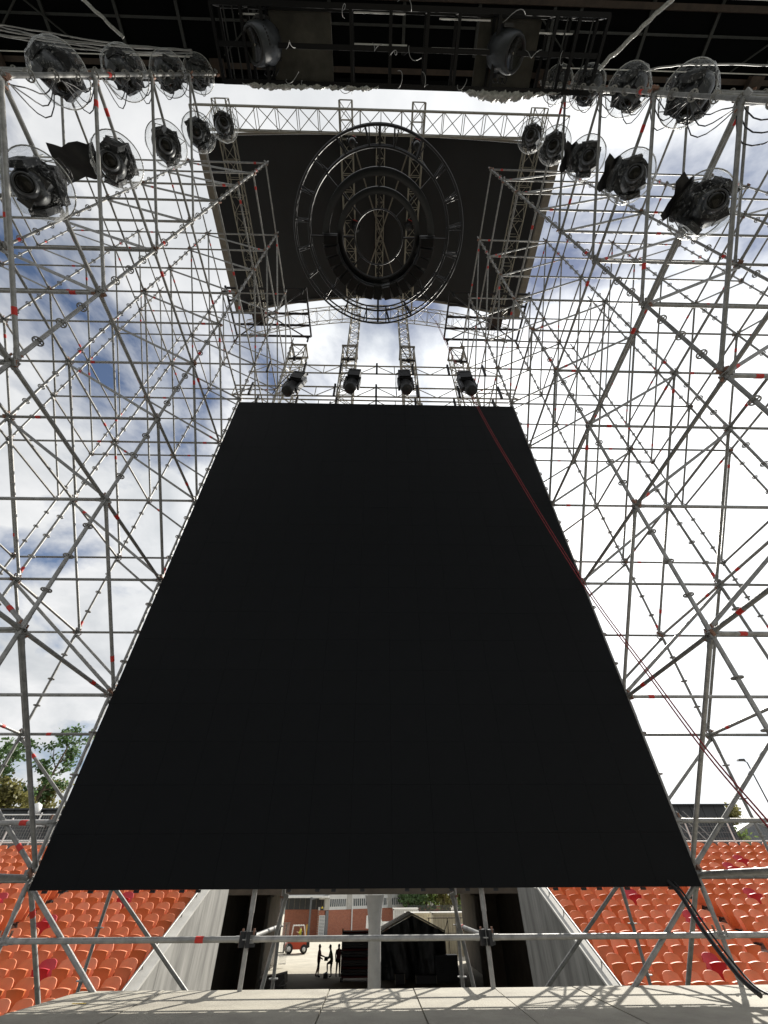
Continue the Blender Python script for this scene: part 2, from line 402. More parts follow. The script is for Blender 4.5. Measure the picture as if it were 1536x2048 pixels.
def standard(x, y, z0, z1, parent, origin, near, far, ros=True):
    key = (round(z0,2), round(z1,2))
    if key not in SM:
        m = MB(); L = z1-z0; m.tube((0,0,0),(0,0,L), .0246, 8, 0)
        z = 1.0
        while z < L:
            m.tube((0,0,z-.11),(0,0,z+.11), .0285, 8, 0); 
            zz_ = z+.35
            if int(z) % 8 == 1: m.tube((0,0,zz_),(0,0,zz_+.09), .0275, 8, 1)
            z += 2.0
        SM[key] = m.mesh('standard', [galv, redt])
    o = link('standard', SM[key], parent, loc=Vector((x,y,z0))-origin)
    if ros:
        z = math.ceil(z0*2)/2
        while z <= z1-.02:
            u, v, w = px((x,y,z))
            if -80 < u < 1616 and -80 < v < 2128:
                (near if w < 9.5 else far).append((w, o, (x,y,z), z-z0))
            z += .5
def add_rosettes(near, far, parent, origin):
    near.sort(key=lambda t: t[0])
    for w, o, p, zl in near[:150]: link('rosette', ros_me, o, loc=(0,0,zl))
    m = MB()
    for w, o, p, zl in near[150:]+far: rosette_mb(m, Vector(p)-origin)
    m.obj('rosette_discs', [galv], parent, kind='stuff')
JOINTS = []
def tower(side):
    lab = 'galvanised tube scaffold tower with red taped joints, %s of the black screen' % side
    org = Vector((0 if side == 'left' else 7.71, 3, FZ))
    t = thing('scaffold_tower', lab, 'scaffold', org, 'scaffold towers beside the screen')
    X = [-BX*q for q in range(4)] if side == 'left' else [7.71+BX*q for q in range(4)]
    Y = [BY*k for k in range(0,5)]
    near, far = [], []
    nodes = MB()
    for i, x in enumerate(X):
        for r, y in enumerate(Y):
            if i == 3 and r not in (1,2): continue
            z0 = -.95 if r < 3 else GZ+.01
            if r == 3 : z0 = GZ+.01
            standard(x, y, z0, 13.95 if r == 0 else 18.45, t, org, near, far)
    for k in range(0,10):
        z = LZ*k
        for r, y in enumerate(Y):
            if r == 0 and k > 6: continue
            for i in range(3):
                if i == 2 and r not in (1,2): continue
                a, b = (X[i],y,z), (X[i+1],y,z)
                tube_obj('ledger', a, b, t, org)
                if i != 1 and k < 9 and not (r == 0 and k+1 > 6): tube_obj('face_brace', (X[i],y+.03,z+.05), (X[i+1],y+.03,z+LZ-.05), t, org)
        for i, x in enumerate(X):
            for r in range(4):
                if (r == 0 and k > 6) or (i == 3 and r != 1): continue
                tube_obj('transom', (x,Y[r],z), (x,Y[r+1],z), t, org)
            for r in range(4):
                if k >= 1 and i < 3 and r != 1 and not (r == 0 and k > 6):
                    sg = .035 if side == 'left' else -.035
                    tube_obj('side_brace', (x+sg,Y[r],z-.05), (x+sg,Y[r+1],z-LZ+.05), t, org)
        for x in X:
            for r, y in enumerate(Y):
                if x == X[3] and r not in (1,2): continue
                c = Vector((x,y,z))-org
                for q in range(3): 
                    a = R.uniform(0, 6.28); nodes.box(c+Vector((.05*cos(a),.05*sin(a),R.uniform(-.04,.05))), (.05,.03,.075), Euler((R.random(),R.random(),a)).to_matrix(), R.choice((0,1,1)))
    # low guard tube, lower braces
    s = -1 if side == 'left' else 1
    tube_obj('guard_tube', (X[0],Y[3],.5), (X[1],Y[3],.5), t, org)
    tube_obj('guard_tube', (X[0],Y[3],-.5), (X[1],Y[3],-.5), t, org)
    tube_obj('side_brace', (X[0]+.035*-s,Y[3],-.05), (X[0]+.035*-s,Y[4],-1.95), t, org)
    nodes.obj('wedge_heads', [galv, rust], t, kind='stuff')
    add_rosettes(near, far, t, org)
    return t
TL = tower('left'); TR = tower('right')
# scaffold behind and below the screen
org = Vector((3.855,6.2,GZ))
ct = thing('scaffold_bay', 'low scaffold bays with one long handrail tube under the black screen', 'scaffold', org)
near, far = [], []
for x in (BX, 2*BX):
    for y in (3*BY, 4*BY): standard(x, y, GZ+.01, 9.9 if y < 7 else 12.0, ct, org, near, far)
for x0, x1 in ((0,BX),(BX,2*BX),(2*BX,7.71)):
    tube_obj('handrail_tube', (x0,3*BY,-.5), (x1,3*BY,-.5), ct, org)
    for k in (0,1,2,3,4): tube_obj('ledger', (x0,4*BY,k*LZ+.0), (x1,4*BY,k*LZ), ct, org)
for x in (BX, 2*BX): tube_obj('transom', (x,3*BY,-.5), (x,4*BY,-.5), ct, org)
for a, b in (((0,3*BY+.03,-.05),(BX,3*BY+.03,-1.95)), ((7.71,3*BY+.03,-.05),(2*BX,3*BY+.03,-1.95)),
             ((0,4*BY,-.05),(BX,4*BY,-1.95)), ((7.71,4*BY,-.05),(2*BX,4*BY,-1.95)),
             ((2.74,7.5,-.14),(2.36,7.5,-2.0)), ((4.98,7.5,-.14),(5.36,7.5,-2.0))):
    tube_obj('face_brace', a, b, ct, org)
for x in (BX, 2*BX):
    b = MB()
    for q in range(4):
        a = q*pi/2+.3; b.box((x-org.x+.055*cos(a), 3*BY-org.y+.055*sin(a), -.5-org.z), (.06,.035,.12), Euler((0,0,a)).to_matrix())
    b.obj('clamp', rust if False else blacks, ct)
add_rosettes(near, far, ct, org)

# ------------------------------------------------------------------ VIDEO SCREEN
SX0, SX1, SZ0, SZ1, SY = .12, 7.63, -.11, 9.65, 6.14
sc = thing('video_screen', 'huge blank black video screen standing between the scaffold towers', 'screen', (3.875,SY,SZ0))
w = (SX1-SX0); h = SZ1-SZ0; nx, nz = 15, 20
tile = MB(); tw, th = w/nx, h/nz
tile.box((0,-.03,0), (tw-.0016,.06,th-.0016)); tme = tile.mesh('led_tile', screenm)
for i in range(nx):
    for j in range(nz):
        link('led_tile', tme, sc, loc=(-w/2+tw*(i+.5), R.uniform(-.0006,.0006), th*(j+.5)))
m = MB()
for i in range(nx+1): m.box((-w/2+.02+(w-.04)*i/nx, .04, h/2), (.03,.06,h-.02))
for j in range(nz+1): m.box((0, .085, .02+(h-.04)*j/nz), (w-.04,.03,.03))
m.obj('rear_frame', blacks, sc)
for i in range(nx):
    for dx in (.16,.34):
        if R.random() < .55: MB().box((-w/2+tw*i+dx, -.02, -.012), (.05,.03,.024)).obj('edge_latch', blacks, sc)
for i in range(1,nx,2):
    if R.random() < .75: MB().lathe([(.012,0),(.02,.012),(.012,.03),(0,.034)], (-w/2+tw*i, -.01, h)).obj('rigging_pin', alu, sc)
# safety glint dots on the screen are left to the glass

# ------------------------------------------------------------------ TRUSS helpers
def truss(m, p, q, a, b, seg=.6, rc=.025, rl=.013, mi=0, x=False):
    """box truss from p to q, with side vectors a and b"""
    p, q, a, b = Vector(p), Vector(q), Vector(a), Vector(b); n = max(1, round((q-p).length/seg))
    cs = [-a-b, a-b, a+b, -a+b]
    for c in cs: m.tube(p+c, q+c, rc, 6, mi)
    for f in range(4):
        c0, c1 = cs[f], cs[(f+1) % 4]
        for k in range(n):
            s0, s1 = p.lerp(q, k/n), p.lerp(q, (k+1)/n)
            m.tube(s0+c0, s0+c1, rl, 5, mi, cap=False)
            if k % 2 == 0: m.tube(s0+c0, s1+c1, rl, 5, mi, cap=False)
            else: m.tube(s0+c1, s1+c0, rl, 5, mi, cap=False)
        m.tube(q+c0, q+c1, rl, 5, mi, cap=False)
def lattice(m, p, q, dn, seg=.55, rc=.024, rl=.014):
    p, q, dn = Vector(p), Vector(q), Vector(dn); n = max(2, round((q-p).length/seg/2)*2)
    m.tube(p, q, rc, 8); m.tube(p+dn, q+dn, rc, 8)
    for k in range(n):
        a, b = p.lerp(q, k/n), p.lerp(q, (k+1)/n)
        if k % 2 == 0: m.tube(a+dn, b, rl, 6, cap=False)
        else: m.tube(a, b+dn, rl, 6, cap=False)
        if k % 4 == 0: m.tube(a, a+dn, rl, 6, cap=False)
def truss_parts(name, p, q, a, b, parent, mats, seg=.6, rc=.025, rl=.013):
    """the same truss with each chord a part and the lacing joined"""
    p, q, a, b = Vector(p), Vector(q), Vector(a), Vector(b)
    cs = [-a-b, a-b, a+b, -a+b]
    for c in cs: MB().tube(p+c, q+c, rc, 8).obj('chord', mats, parent)
    m = MB(); n = max(1, round((q-p).length/seg))
    for f in range(4):
        c0, c1 = cs[f], cs[(f+1) % 4]
        for k in range(n):
            s0, s1 = p.lerp(q, k/n), p.lerp(q, (k+1)/n)
            m.tube(s0+c0, s0+c1, rl, 5, cap=False)
            if k % 2 == 0: m.tube(s0+c0, s1+c1, rl, 5, cap=False)
            else: m.tube(s0+c1, s1+c0, rl, 5, cap=False)
        m.tube(q+c0, q+c1, rl, 5, cap=False)
    m.obj('lacing', mats, parent)
# towers standing behind the screen
place = ['far left','middle left','middle right','far right']
for i, x in enumerate((.68,2.74,5.08,7.12)):
    top = 16.15
    t = thing('truss_tower', 'square aluminium truss tower with dark clamp head above the screen, %s one' % place[i], 'truss', (x,7.75,GZ), 'truss towers rising behind the screen')
    truss_parts('tower', (0,0,5.33), (0,0,top-GZ), (.27,0,0), (0,.25,0), t, alu, .62, .026, .014)
    m = MB()
    for s in (-1,1):
        m.box((0,s*.27,top-GZ-.02),(.64,.05,.09)); m.box((s*.29,0,top-GZ-.02),(.05,.5,.09))
    m.obj('head_frame', tan, t)
    b = MB(); b.tube((-.25,-.27,top-GZ-.1),(0,-.27,top-GZ-1.1),.018); b.tube((.25,-.27,top-GZ-.1),(0,-.27,top-GZ-1.1),.018)
    b.box((0,-.27,top-GZ-1.2),(.5,.06,.07)); b.box((0,-.3,top-GZ-1.25),(.1,.1,.2)); b.obj('chain_bridle', blacks, t)
# girders across the top of the screen
gl = [((-.25,6.2,10.72),(7.95,6.2,10.72),(0,0,-.5),'double chord lattice girder just above the screen edge'),
      ((-.25,6.75,10.9),(7.95,6.75,10.9),(0,0,-.5),'rear lattice girder just behind the front one above the screen'),
      ((.02,6.2,12.0),(7.7,6.2,12.0),(0,0,-.48),'upper lattice girder spanning between the inner scaffold standards')]
for a, b, dn, lab in gl:
    m = MB(); t = thing('lattice_girder', lab, 'girder', a, 'lattice girders above the screen')
    lattice(m, (0,0,0), Vector(b)-Vector(a), dn); m.obj('lattice', alu, t)
    L = (Vector(b)-Vector(a)).length
    for k in range(7):
        c = MB(); c.box((.5+k*(L-1)/6, -.05, -.25), (.06,.06,.62)); c.obj('hanger_bracket', blacks, t)

# ------------------------------------------------------------------ ROOF CANOPY
RZ = lambda x: 20+2.3*(1-((x-3.9)/6.55)**2)
rt = thing('roof_canopy', 'arched black canopy roof on aluminium beams high above the screen', 'roof', (3.9,4.9,20))
o0 = Vector((3.9,4.9,20))
m = MB(); nxs = 26; X0, X1, Y0, Y1 = -2.55, 10.35, 1.62, 7.7
vs = []
for dz in (0,.06):
    for j in range(9):
        for i in range(nxs+1):
            x = X0+(X1-X0)*i/nxs; y = Y0+(Y1-Y0)*j/8
            sag = .05*sin(i*pi/2.0)**2*sin(j*pi/8)
            vs.append((x-o0.x, y-o0.y, RZ(x)-o0.z+dz-sag))
n1 = nxs+1; K = n1*9
fs = [(j*n1+i, (j+1)*n1+i, (j+1)*n1+i+1, j*n1+i+1) for j in range(8) for i in range(nxs)]
m.add(vs, fs+[tuple(k+K for k in reversed(f)) for f in fs], 0, True)
m.obj('membrane', membr, rt)
for x in (X0-.14, X1+.14):
    b = MB(); zz_ = RZ(min(max(x,X0),X1))-20-.08; b.bar((x-o0.x,Y0-o0.y-.05,zz_),(x-o0.x,Y1-o0.y+.05,zz_),.28,.2); b.obj('edge_beam', tan, rt)
for yy, nm in ((Y0-.05,'front_lip'),(Y1+.05,'rear_lip')):
    b = MB()
    for i in range(nxs):
        xa, xb = X0+(X1-X0)*i/nxs, X0+(X1-X0)*(i+1)/nxs
        b.bar((xa-o0.x,yy-o0.y,RZ(xa)-20-.04),(xb-o0.x,yy-o0.y,RZ(xb)-20-.04),.07,.16)
    b.obj(nm, tan, rt)
for x, dz in ((-1.75,-.32),(2.55,-.32),(5.35,-.32),(9.55,-.32)):
    z = RZ(x)-20+dz-.05
    e = thing('roof_beam','','');  e.parent = rt
    for k in ('label','category'): del e[k]
    truss_parts('beam', (x-o0.x,Y0-o0.y-1.0,z),(x-o0.x,Y1-o0.y+.6,z),(.24,0,0),(0,0,.22), e, alu, .55, .026, .013)
m = MB(); truss(m, (3.9-o0.x,Y0-o0.y-.3,RZ(3.9)-20-.2),(3.9-o0.x,Y1-o0.y,RZ(3.9)-20-.2),(.17,0,0),(0,0,.1), .5,.022,.012); m.obj('ridge_truss', alu, rt)
m = MB(); truss(m, (X0-.3-o0.x,1.12-o0.y,.35),(X1+.3-o0.x,1.12-o0.y,.35),(0,.32,0),(0,0,.25), .75,.028,.014); m.obj('front_truss', alu, rt)
m = MB()
for i in range(20):
    xa, xb = X0+(X1-X0)*i/20, X0+(X1-X0)*(i+1)/20
    pa, pb = Vector((xa-o0.x,8.62-o0.y,RZ(xa)-20+.1)), Vector((xb-o0.x,8.62-o0.y,RZ(xb)-20+.1))
    truss(m, pa, pb, (0,.34,0), (0,0,.22), .7,.022,.011)
m.obj('rear_truss', alu, rt)
m = MB()
for s in (1,-1):
    m.tube((2.7-o0.x,3.9-s*3.3-o0.y+1,RZ(3)-20-.35),(5.2-o0.x,3.9+s*3.3-o0.y+1,RZ(3)-20-.35),.03)
m.obj('cross_brace', tan, rt)
for x in (2.75,5.1):
    m = MB(); truss(m, (x-o0.x,8.3-o0.y,16.0-20),(x-o0.x,8.3-o0.y,RZ(x)-20-.3),(.21,0,0),(0,.2,0),.55,.022,.012); m.obj('ladder_post', alu, rt)
# corner bases of the roof on the towers (dark steel cradle + brown block)
for x, s in ((-.9,'left'),(8.65,'right')):
    t = thing('roof_cradle', 'dark steel cradle with brown block carrying the canopy roof, %s tower top' % s, 'cradle', (x,7.2,18.0), 'roof cradles on the tower tops')
    m = MB()
    for y in (-1.0,-.5,.0,.5,1.0): m.bar((-1.7,y,.52),(1.7,y,.52),.07,.09)
    for dx in (-1.7,1.7): m.bar((dx,-1.05,.62),(dx,1.05,.62),.07,.09)
    m.tube((-1.6,-1,.3),(1.6,1,.3),.03); m.tube((-1.6,1,.3),(1.6,-1,.3),.03)
    for dx in (-1.6,1.6):
        for dy in (-1,1): m.tube((dx,dy,.0),(dx,dy,.55),.04)
    m.obj('grillage', blacks, t); 
    MB().box((-.55 if s=='left' else .55,.3,.86),(.55,.6,.5)).obj('ballast_block', brownb, t)
    m = MB(); truss(m, (-.85 if s=='left' else .9,.1,1.1),(-.85 if s=='left' else .9,.1,1.7),(.2,0,0),(0,.2,0),.5,.02,.012); m.obj('stub_post', alu, t)

# ------------------------------------------------------------------ LIGHTING RING
RC = Vector((3.87,3.62,15.65))
lr = thing('lighting_ring', 'round black lighting ring of concentric hoops hanging under the canopy roof', 'lighting ring', RC)
MB().hoop((0,0,0),2.74,.035,96,6).obj('outer_hoop', blacks, lr)
MB().hoop((0,0,.36),2.74,.03,96,6).obj('outer_hoop', blacks, lr)
MB().hoop((0,0,0),2.28,.035,96,6).obj('inner_hoop', blacks, lr)
MB().hoop((0,0,.36),2.28,.03,96,6).obj('inner_hoop', blacks, lr)
MB().hoop((0,0,.1),.79,.025,64,6).obj('hub_hoop', blacks, lr)
for r0, r1 in ((1.62,1.83),(1.18,1.36)):
    m = MB(); m.lathe([(r0,-.03),(r1,-.03),(r1,.12),(r0,.12),(r0,-.03)], n=80); m.obj('flat_band', blackp, lr)
for k in range(20):
    a = 2*pi*(k+.5)/20
    p0, p1 = Vector((2.74*cos(a),2.74*sin(a),0)), Vector((2.28*cos(a+.03),2.28*sin(a+.03),0)); up = Vector((0,0,.36))
    m = MB(); m.tube(p0,p1,.022,6); m.tube(p0+up,p1+up,.02,6); m.tube(p0,p0+up,.022,6); m.tube(p1,p1+up,.022,6); m.tube(p0,p1+up,.016,6); m.tube(Vector((2.74*cos(a+.045),2.74*sin(a+.045),0)),p1,.018,6)
    m.obj('rung', blacks, lr)
for k in range(8):
    a = k*pi/4; d = Vector((cos(a),sin(a),0)); th = .07 if k in (2,6) else .05
    m = MB(); m.bar(d*(.79 if k not in (2,) else .79)+Vector((0,0,.14)), d*(2.74 if k in (2,6) else 2.28)+Vector((0,0,.14)), th, th*1.3); m.obj('spoke', blacks, lr)
for k in range(4):
    a = pi/4+k*pi/2; x, y = 2.28*cos(a), 2.28*sin(a)
    bx = -1.32 if x < 0 else 1.48
    m = MB(); m.tube((x,y,.36),(bx,y,RZ(RC.x+bx)-.6-RC.z),.012,6); m.obj('hoist_chain', blacks, lr)
def strobe_proto():
    t = thing('strobe_lamp', '', 'lamp')
    m = MB(); m.box((0,0,.0),(.25,.46,.26)); m.box((0,-.05,.15),(.24,.34,.06)); m.obj('housing', blackp, t)
    m = MB(); m.box((0,0,-.137),(.25,.40,.012)); m.obj('lamp_face', deepb, t)
    m = MB(); m.box((-.145,0,0),(.016,.5,.06)); m.box((.145,0,0),(.016,.5,.06)); m.box((0,-.245,0),(.306,.02,.06)); m.obj('bracket', greyp, t)
    return t
sp = None
for k in range(17):
    a = pi*(k-.0)/16
    if sp is None: sp = strobe_proto(); t = sp
    else: t = copy_tree(sp)
    t.location = RC+Vector((1.58*cos(a),1.58*sin(a),-.17+.02*R.uniform(-1,1))); t.rotation_euler = (R.uniform(-.1,.35),R.uniform(-.12,.12),a-pi/2+R.uniform(-.05,.05))
    side = 'right end' if k < 8 else 'left end'
    kk = k if k < 8 else 16-k
    t['label'] = ('boxy black strobe lamp at the middle of the lower arc of the ring' if k == 8 else 'boxy black strobe lamp, %s from the %s of the ring\'s lower arc' % (ORD[kk], side)); t['group'] = 'strobe lamps round the lighting ring'
# four spots on the roof beams
def beam_spot(loc, lab, rot):
    t = thing('spot_lamp', lab, 'lamp', loc, 'spot lamps on the roof beams'); t.rotation_euler = rot
    m = MB(); m.box((0,0,-.1),(.3,.34,.18)); m.obj('base', blackp, t)
    m = MB(); m.box((-.19,0,-.3),(.04,.1,.36)); m.box((.19,0,-.3),(.04,.1,.36)); m.obj('yoke', blackp, t)
    m = MB(); m.lathe([(0,-.26),(.13,-.26),(.15,-.1),(.15,.12),(.1,.2),(0,.2)],(0,0,-.42),16); m.obj('head', blackp, t)
    m = MB(); m.box((0,-.175,-.1),(.2,.012,.1)); m.obj('red_label', redt, t)
for x, y, la in ((2.75,1.75,'front left'),(5.3,1.8,'front right'),(2.75,4.5,'rear left'),(5.2,4.45,'rear right')):
    beam_spot((x,y,RZ(x)-.62), 'black spot lamp with red label under the canopy beam, %s of four' % la, (0,R.uniform(-.3,.3),.3))

# ------------------------------------------------------------------ OVERHEAD STAGE ROOF (above the camera)
sr = thing('stage_roof', 'black roof over the stage front, cropped by the top of the photo', 'roof', (3.9,-4,14))
O = Vector((3.9,-4,14))
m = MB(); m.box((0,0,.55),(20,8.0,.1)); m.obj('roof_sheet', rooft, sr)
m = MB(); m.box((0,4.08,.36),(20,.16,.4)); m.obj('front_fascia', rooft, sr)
for y, zz_, mt in ((3.86,.28,brownb),(2.75,.3,brownb),(1.2,.3,brownb)):
    m = MB(); m.bar((-10,y,zz_),(10,y,zz_),.10,.16); m.obj('purlin', mt, sr)
for x in (-9.4,-7.65,-6.0,-4.62,-2.9,-1.2,.5,2.2,3.9,4.5,6.1,7.65,9.3):
    m = MB(); m.bar((x,-3.9,.44),(x,3.6,.44),.07,.06); m.obj('rafter', strip, sr)
for y in (3.15,1.9,.5):
    m = MB(); m.bar((-10,y,.46),(10,y,.46),.045,.04); m.obj('batten', strip, sr)
m = MB()
for y in (3.72,2.62): m.bar((4.2,y,.2),(9.9,y,.2),.02,.03)
m.bar((-9.9,3.74,.2),(-4.5,3.74,.2),.02,.03); m.obj('light_gap_bars', whitep, sr)  # white-painted bars stand in for daylight showing through gaps at the roof edge
for x in (-8,-2.6,3.5,9.5):
    m = MB()
    for s in (-1,1): m.tube((x,2.9,.3),(x+s*1.1,3.7,.3),.02,6)
    m.obj('knee_brace', strip, sr)
for x in (-3.86,-3.86+2*BX*-1,3.84,3.84+2*BX):
    m = MB(); m.box((x,3.9,.1),(.3,.3,.16)); m.obj('bearing_plate', brownb, sr)
# cables slung under the roof
def cable(name, pts, r, mt, lab, n=6, sub=8, jit=.0):
    P_ = [Vector(p) for p in pts]; out = []
    for i in range(len(P_)-1):
        p0, p1, p2, p3 = P_[max(i-1,0)], P_[i], P_[i+1], P_[min(i+2,len(P_)-1)]
        for k in range(sub):
            t = k/sub
            out.append(.5*((2*p1)+(-p0+p2)*t+(2*p0-5*p1+4*p2-p3)*t*t+(-p0+3*p1-3*p2+p3)*t**3)+Vector((R.uniform(-jit,jit),R.uniform(-jit,jit),R.uniform(-jit,jit))))
    out.append(P_[-1])
    m = MB(); m.path(out, r, n); o = m.obj(name, mt)
    return tag(o, lab, 'rope' if 'rope' in name else 'cable')
cl_ = [(-4.5,-.56,13.45),(-3.2,-.44,13.5),(-1.75,-.36,13.4),(-.3,-.34,13.5)]
for k, nm in enumerate(('topmost','second','third','fourth','lowest')):
    pts = [(x,y+.045*(k-2)*(1-.5*(x+4.5)/4)+R.uniform(-.03,.03),z+R.uniform(-.06,.02)) for x, y, z in cl_]
    o = cable('roof_cable', pts, .012, cablew if k != 3 else cablew, '%s of the pale cables slung together under the left roof edge' % nm, 5, 6, .008); o['group'] = 'pale cables under the roof'
cable('wrapped_cable', [(9.9,-1.3,13.3),(9.3,-.75,13.4),(8.75,-.22,13.5)], .045, foil, 'silvery wrapped cable running diagonally under the right roof', 7, 8, .02)
cable('wrapped_cable', [(-2.6,-1.25,13.4),(-2.1,-.85,13.4),(-1.7,-.5,13.45)], .035, foil, 'silvery wrapped cable running diagonally under the left roof', 7, 8, .018)
cable('chain_cable', [(9.6,-.18,13.5),(10.2,-.32,13.6),(11.2,-.40,13.5),(13.4,-.42,13.6)], .018, cablew, 'pale chain strung along the right roof edge', 6, 8, .008)

# black lighting frame hung under the roof, with two big moving heads
lf = thing('lighting_rig', 'long black rectangular lighting frame hanging at the top of the photo', 'lighting frame', (4.4,-.45,11.0))
Zf = 0
for y, zz_ in ((.52,0),(.52,.55),(-.42,0),(-.42,.55),(.05,.02)):
    m = MB(); m.bar((-3.45,y,zz_),(3.45,y,zz_),.07,.07); m.obj('long_chord', deepb, lf)
for x in (-3.45,-2.95,-2.6,-1.05,-.35,.3,.85,1.55,2.55,2.95,3.45):
    m = MB(); m.bar((x,-.42,.0),(x,.52,.0),.055,.055); m.bar((x,-.42,.55),(x,.52,.55),.05,.05); m.bar((x,.52,0),(x,.52,.55),.05,.05); m.bar((x,-.42,0),(x,-.42,.55),.05,.05); m.obj('cross_rung', deepb, lf)
for x in (-3.1,-3.25,2.75,3.2):
    m = MB(); m.bar((x,-.42,.05),(x,.52,.05),.02,.02); m.obj('thin_bar', strip, lf)
m = MB()
for k in range(16):
    x = -3.2+6.4*R.random(); y = R.choice((-.42,.05,.52)); L_ = R.uniform(.25,.7); a_ = R.uniform(0,6.28); ph = R.uniform(0,6.28)
    pts = [(x+L_*f*cos(a_)*.6+.05*sin(5*f+ph), y+L_*f*sin(a_)*.35+.05*cos(6*f+ph), .0-.16*sin(pi*f)) for f in [q/10 for q in range(11)]]
    m.path(pts, .0055, 5)
m.obj('loose_leads', cablew, lf, kind='stuff')
m = MB(); 
for (xa,xb,y) in ((-1.0,-.1,-.36),(-1.0,-.05,.0),(.5,1.4,-.32),(.4,1.5,.02),(2.3,2.9,-.2),(-3.0,-2.6,-.3)): m.bar((xa,y,.07),(xb,y,.07),.02,.02)
m.obj('bright_line_bars', whitep, lf)  # thin white bars drawn as bright lines inside the frame
for x in (-2.02,1.87):
    m = MB(); m.box((x,.03,.62),(1.15,.92,.03)); m.obj('backing_board', board, lf)
for x in (-3.0,0,3.0):
    m = MB(); m.tube((x,.05,.55),(x,.05,3.4),.02,6); m.obj('hanging_pole', deepb, lf)
def wrap(x0, x1, y, z, parent):
    n, k = 90, 7; vs = []; ph = [R.uniform(0,6.28) for _ in range(8)]
    w_ = lambda t, q: sum(sin(t*f+ph[i]+q*g_)*a for i, (f, g_, a) in enumerate(((9,1.1,.5),(23,2.3,.3),(41,3.1,.22),(67,1.7,.16))))
    for i in range(n+1):
        for j in range(k+1):
            t = i/n; q = j/k; e = max(0,sin(pi*t))**.6*(.65+.35*sin(4.3*t+ph[5]))
            vs.append((x0+(x1-x0)*t, y-.03+.17*e*q+.022*w_(t*6,q*3), z-.04-.05*e*sin(pi*q)+.028*w_(t*5+2,q*4+1)))
    m = MB(); m.add(vs, [(i*(k+1)+j,(i+1)*(k+1)+j,(i+1)*(k+1)+j+1,i*(k+1)+j+1) for i in range(n) for j in range(k)], 0, True); m.obj('plastic_wrap', foil, parent)
wrap(-3.1,-.55,.56,.0,lf); wrap(1.0,2.9,.56,.0,lf)
def big_head(x, tilt, lab):
    t = thing('moving_head_light', lab, 'stage light', (x,-.42,11.35), 'big moving heads in the lighting frame'); t.scale = (.82,.82,.82)
    m = MB(); m.box((0,0,.16),(.5,.5,.16)); m.obj('base', blackp, t)
    m = MB()
    d = Vector((tilt,.1,-.75)).normalized(); ax = d.cross(Vector((0,1,0))).normalized()
    for s in (-1,1): m.box((0,s*.37,-.16),(.2,.06,.56))
    m.box((0,0,.06),(.24,.78,.08)); m.obj('yoke', blackp, t)
    h = MB(); h.lathe([(0,-.34),(.2,-.33),(.3,-.22),(.33,-.05),(.34,.06)],(0,0,-.3),28,0,d); h.obj('head', blackp, t)
    hh = MB(); hh.lathe([(.30,-.20),(.345,-.12),(.352,.12),(.335,.30),(.318,.335)],(0,0,-.3),28,0,d); hr = hh.obj('bezel', darksil, t)
    fr = MB(); fr.lathe([(.318,.335),(.30,.36),(.27,.35),(.25,.31)],(0,0,-.3),28,0,d); fr.obj('lens_ring', blackp, hr)
    v = MB()
    for q in range(6): a = q*.16; w_ = (ax*cos(a)+d.cross(ax)*sin(a)); v.box(Vector((0,0,-.3))+w_*.346+d*.15,(.03,.03,.03))
    v.obj('vent_fins', blackp, hr)
    l = MB(); l.lathe([(0,.27),(.12,.28),(.2,.295),(.25,.31)],(0,0,-.3),28,0,d); l.obj('lens', lensm, t)
    c = MB(); c.lathe([(0,.275),(.015,.279),(.022,.281)],(0,0,-.3),12,0,d); c.obj('lamp_core', tan, t)
    w_ = MB()
    for q in range(3): w_.path([(.1*q-.1,.35,.1),(.12*q-.12,.46,-.15),(.1*q-.05,.5,-.3),(.1*q,.42,-.2),(.1*q,.36,0)], .012, 6)
    w_.obj('power_lead', cableb, t)
big_head(1.78, -.62, 'big black moving head with pale bezel, tilted left, on the left of the frame')
big_head(6.12, .62, 'big black moving head with pale bezel, tilted right, on the right of the frame')

# ------------------------------------------------------------------ MOVING LIGHTS UNDER CLEAR RAIN DOMES
def dome_mesh(seed):
    rr = random.Random(seed); m = MB(); n, k = 36, 12; vs = []
    ph = [rr.uniform(0,6.28) for _ in range(6)]
    for j in range(k+1):
        t = j/k*pi/2
        for i in range(n):
            a = 2*pi*i/n; r = .375*cos(t)**.7; z = -.12-.50*sin(t)
            wv = 1+.022*sin(5*a+ph[0]+3*t)+.018*sin(9*a+ph[1]-4*t)+.012*sin(14*a+ph[2])
            vs.append((r*wv*cos(a), r*wv*sin(a), z+.012*sin(7*a+ph[3]+6*t)))
    m.add(vs, [(j*n+i, j*n+(i+1) % n, (j+1)*n+(i+1) % n, (j+1)*n+i) for j in range(k) for i in range(n)], 0, True)
    return m.mesh('rain_dome', domem)
DM = [dome_mesh(s) for s in range(3)]
PARTS = {}
def part(nm, build, mt):
    if nm not in PARTS:
        m = MB(); build(m); PARTS[nm] = m.mesh(nm, mt)
    return PARTS[nm]
def b_base(m): m.box((0,0,-.07),(.46,.40,.14)); m.box((.12,.0,-.17),(.22,.34,.08)); m.box((-.22,0,-.05),(.05,.1,.07)); m.box((.22,0,-.05),(.05,.1,.07))
def b_disc(m): m.lathe([(0,-.10),(.25,-.10),(.27,-.115),(.27,-.14),(.25,-.14),(0,-.135)], n=36)
def b_yoke(m):
    for s in (-1,1): m.prism([(s*.20,-.14,-.16),(s*.20,.14,-.16),(s*.20,.10,-.50),(s*.20,-.10,-.50)], (s*.075,0,0))
    m.box((0,0,-.19),(.5,.22,.07)); 
def b_tag(m): m.box((.285,0,-.30),(.012,.09,.06)); m.box((-.285,0,-.30),(.012,.09,.06))
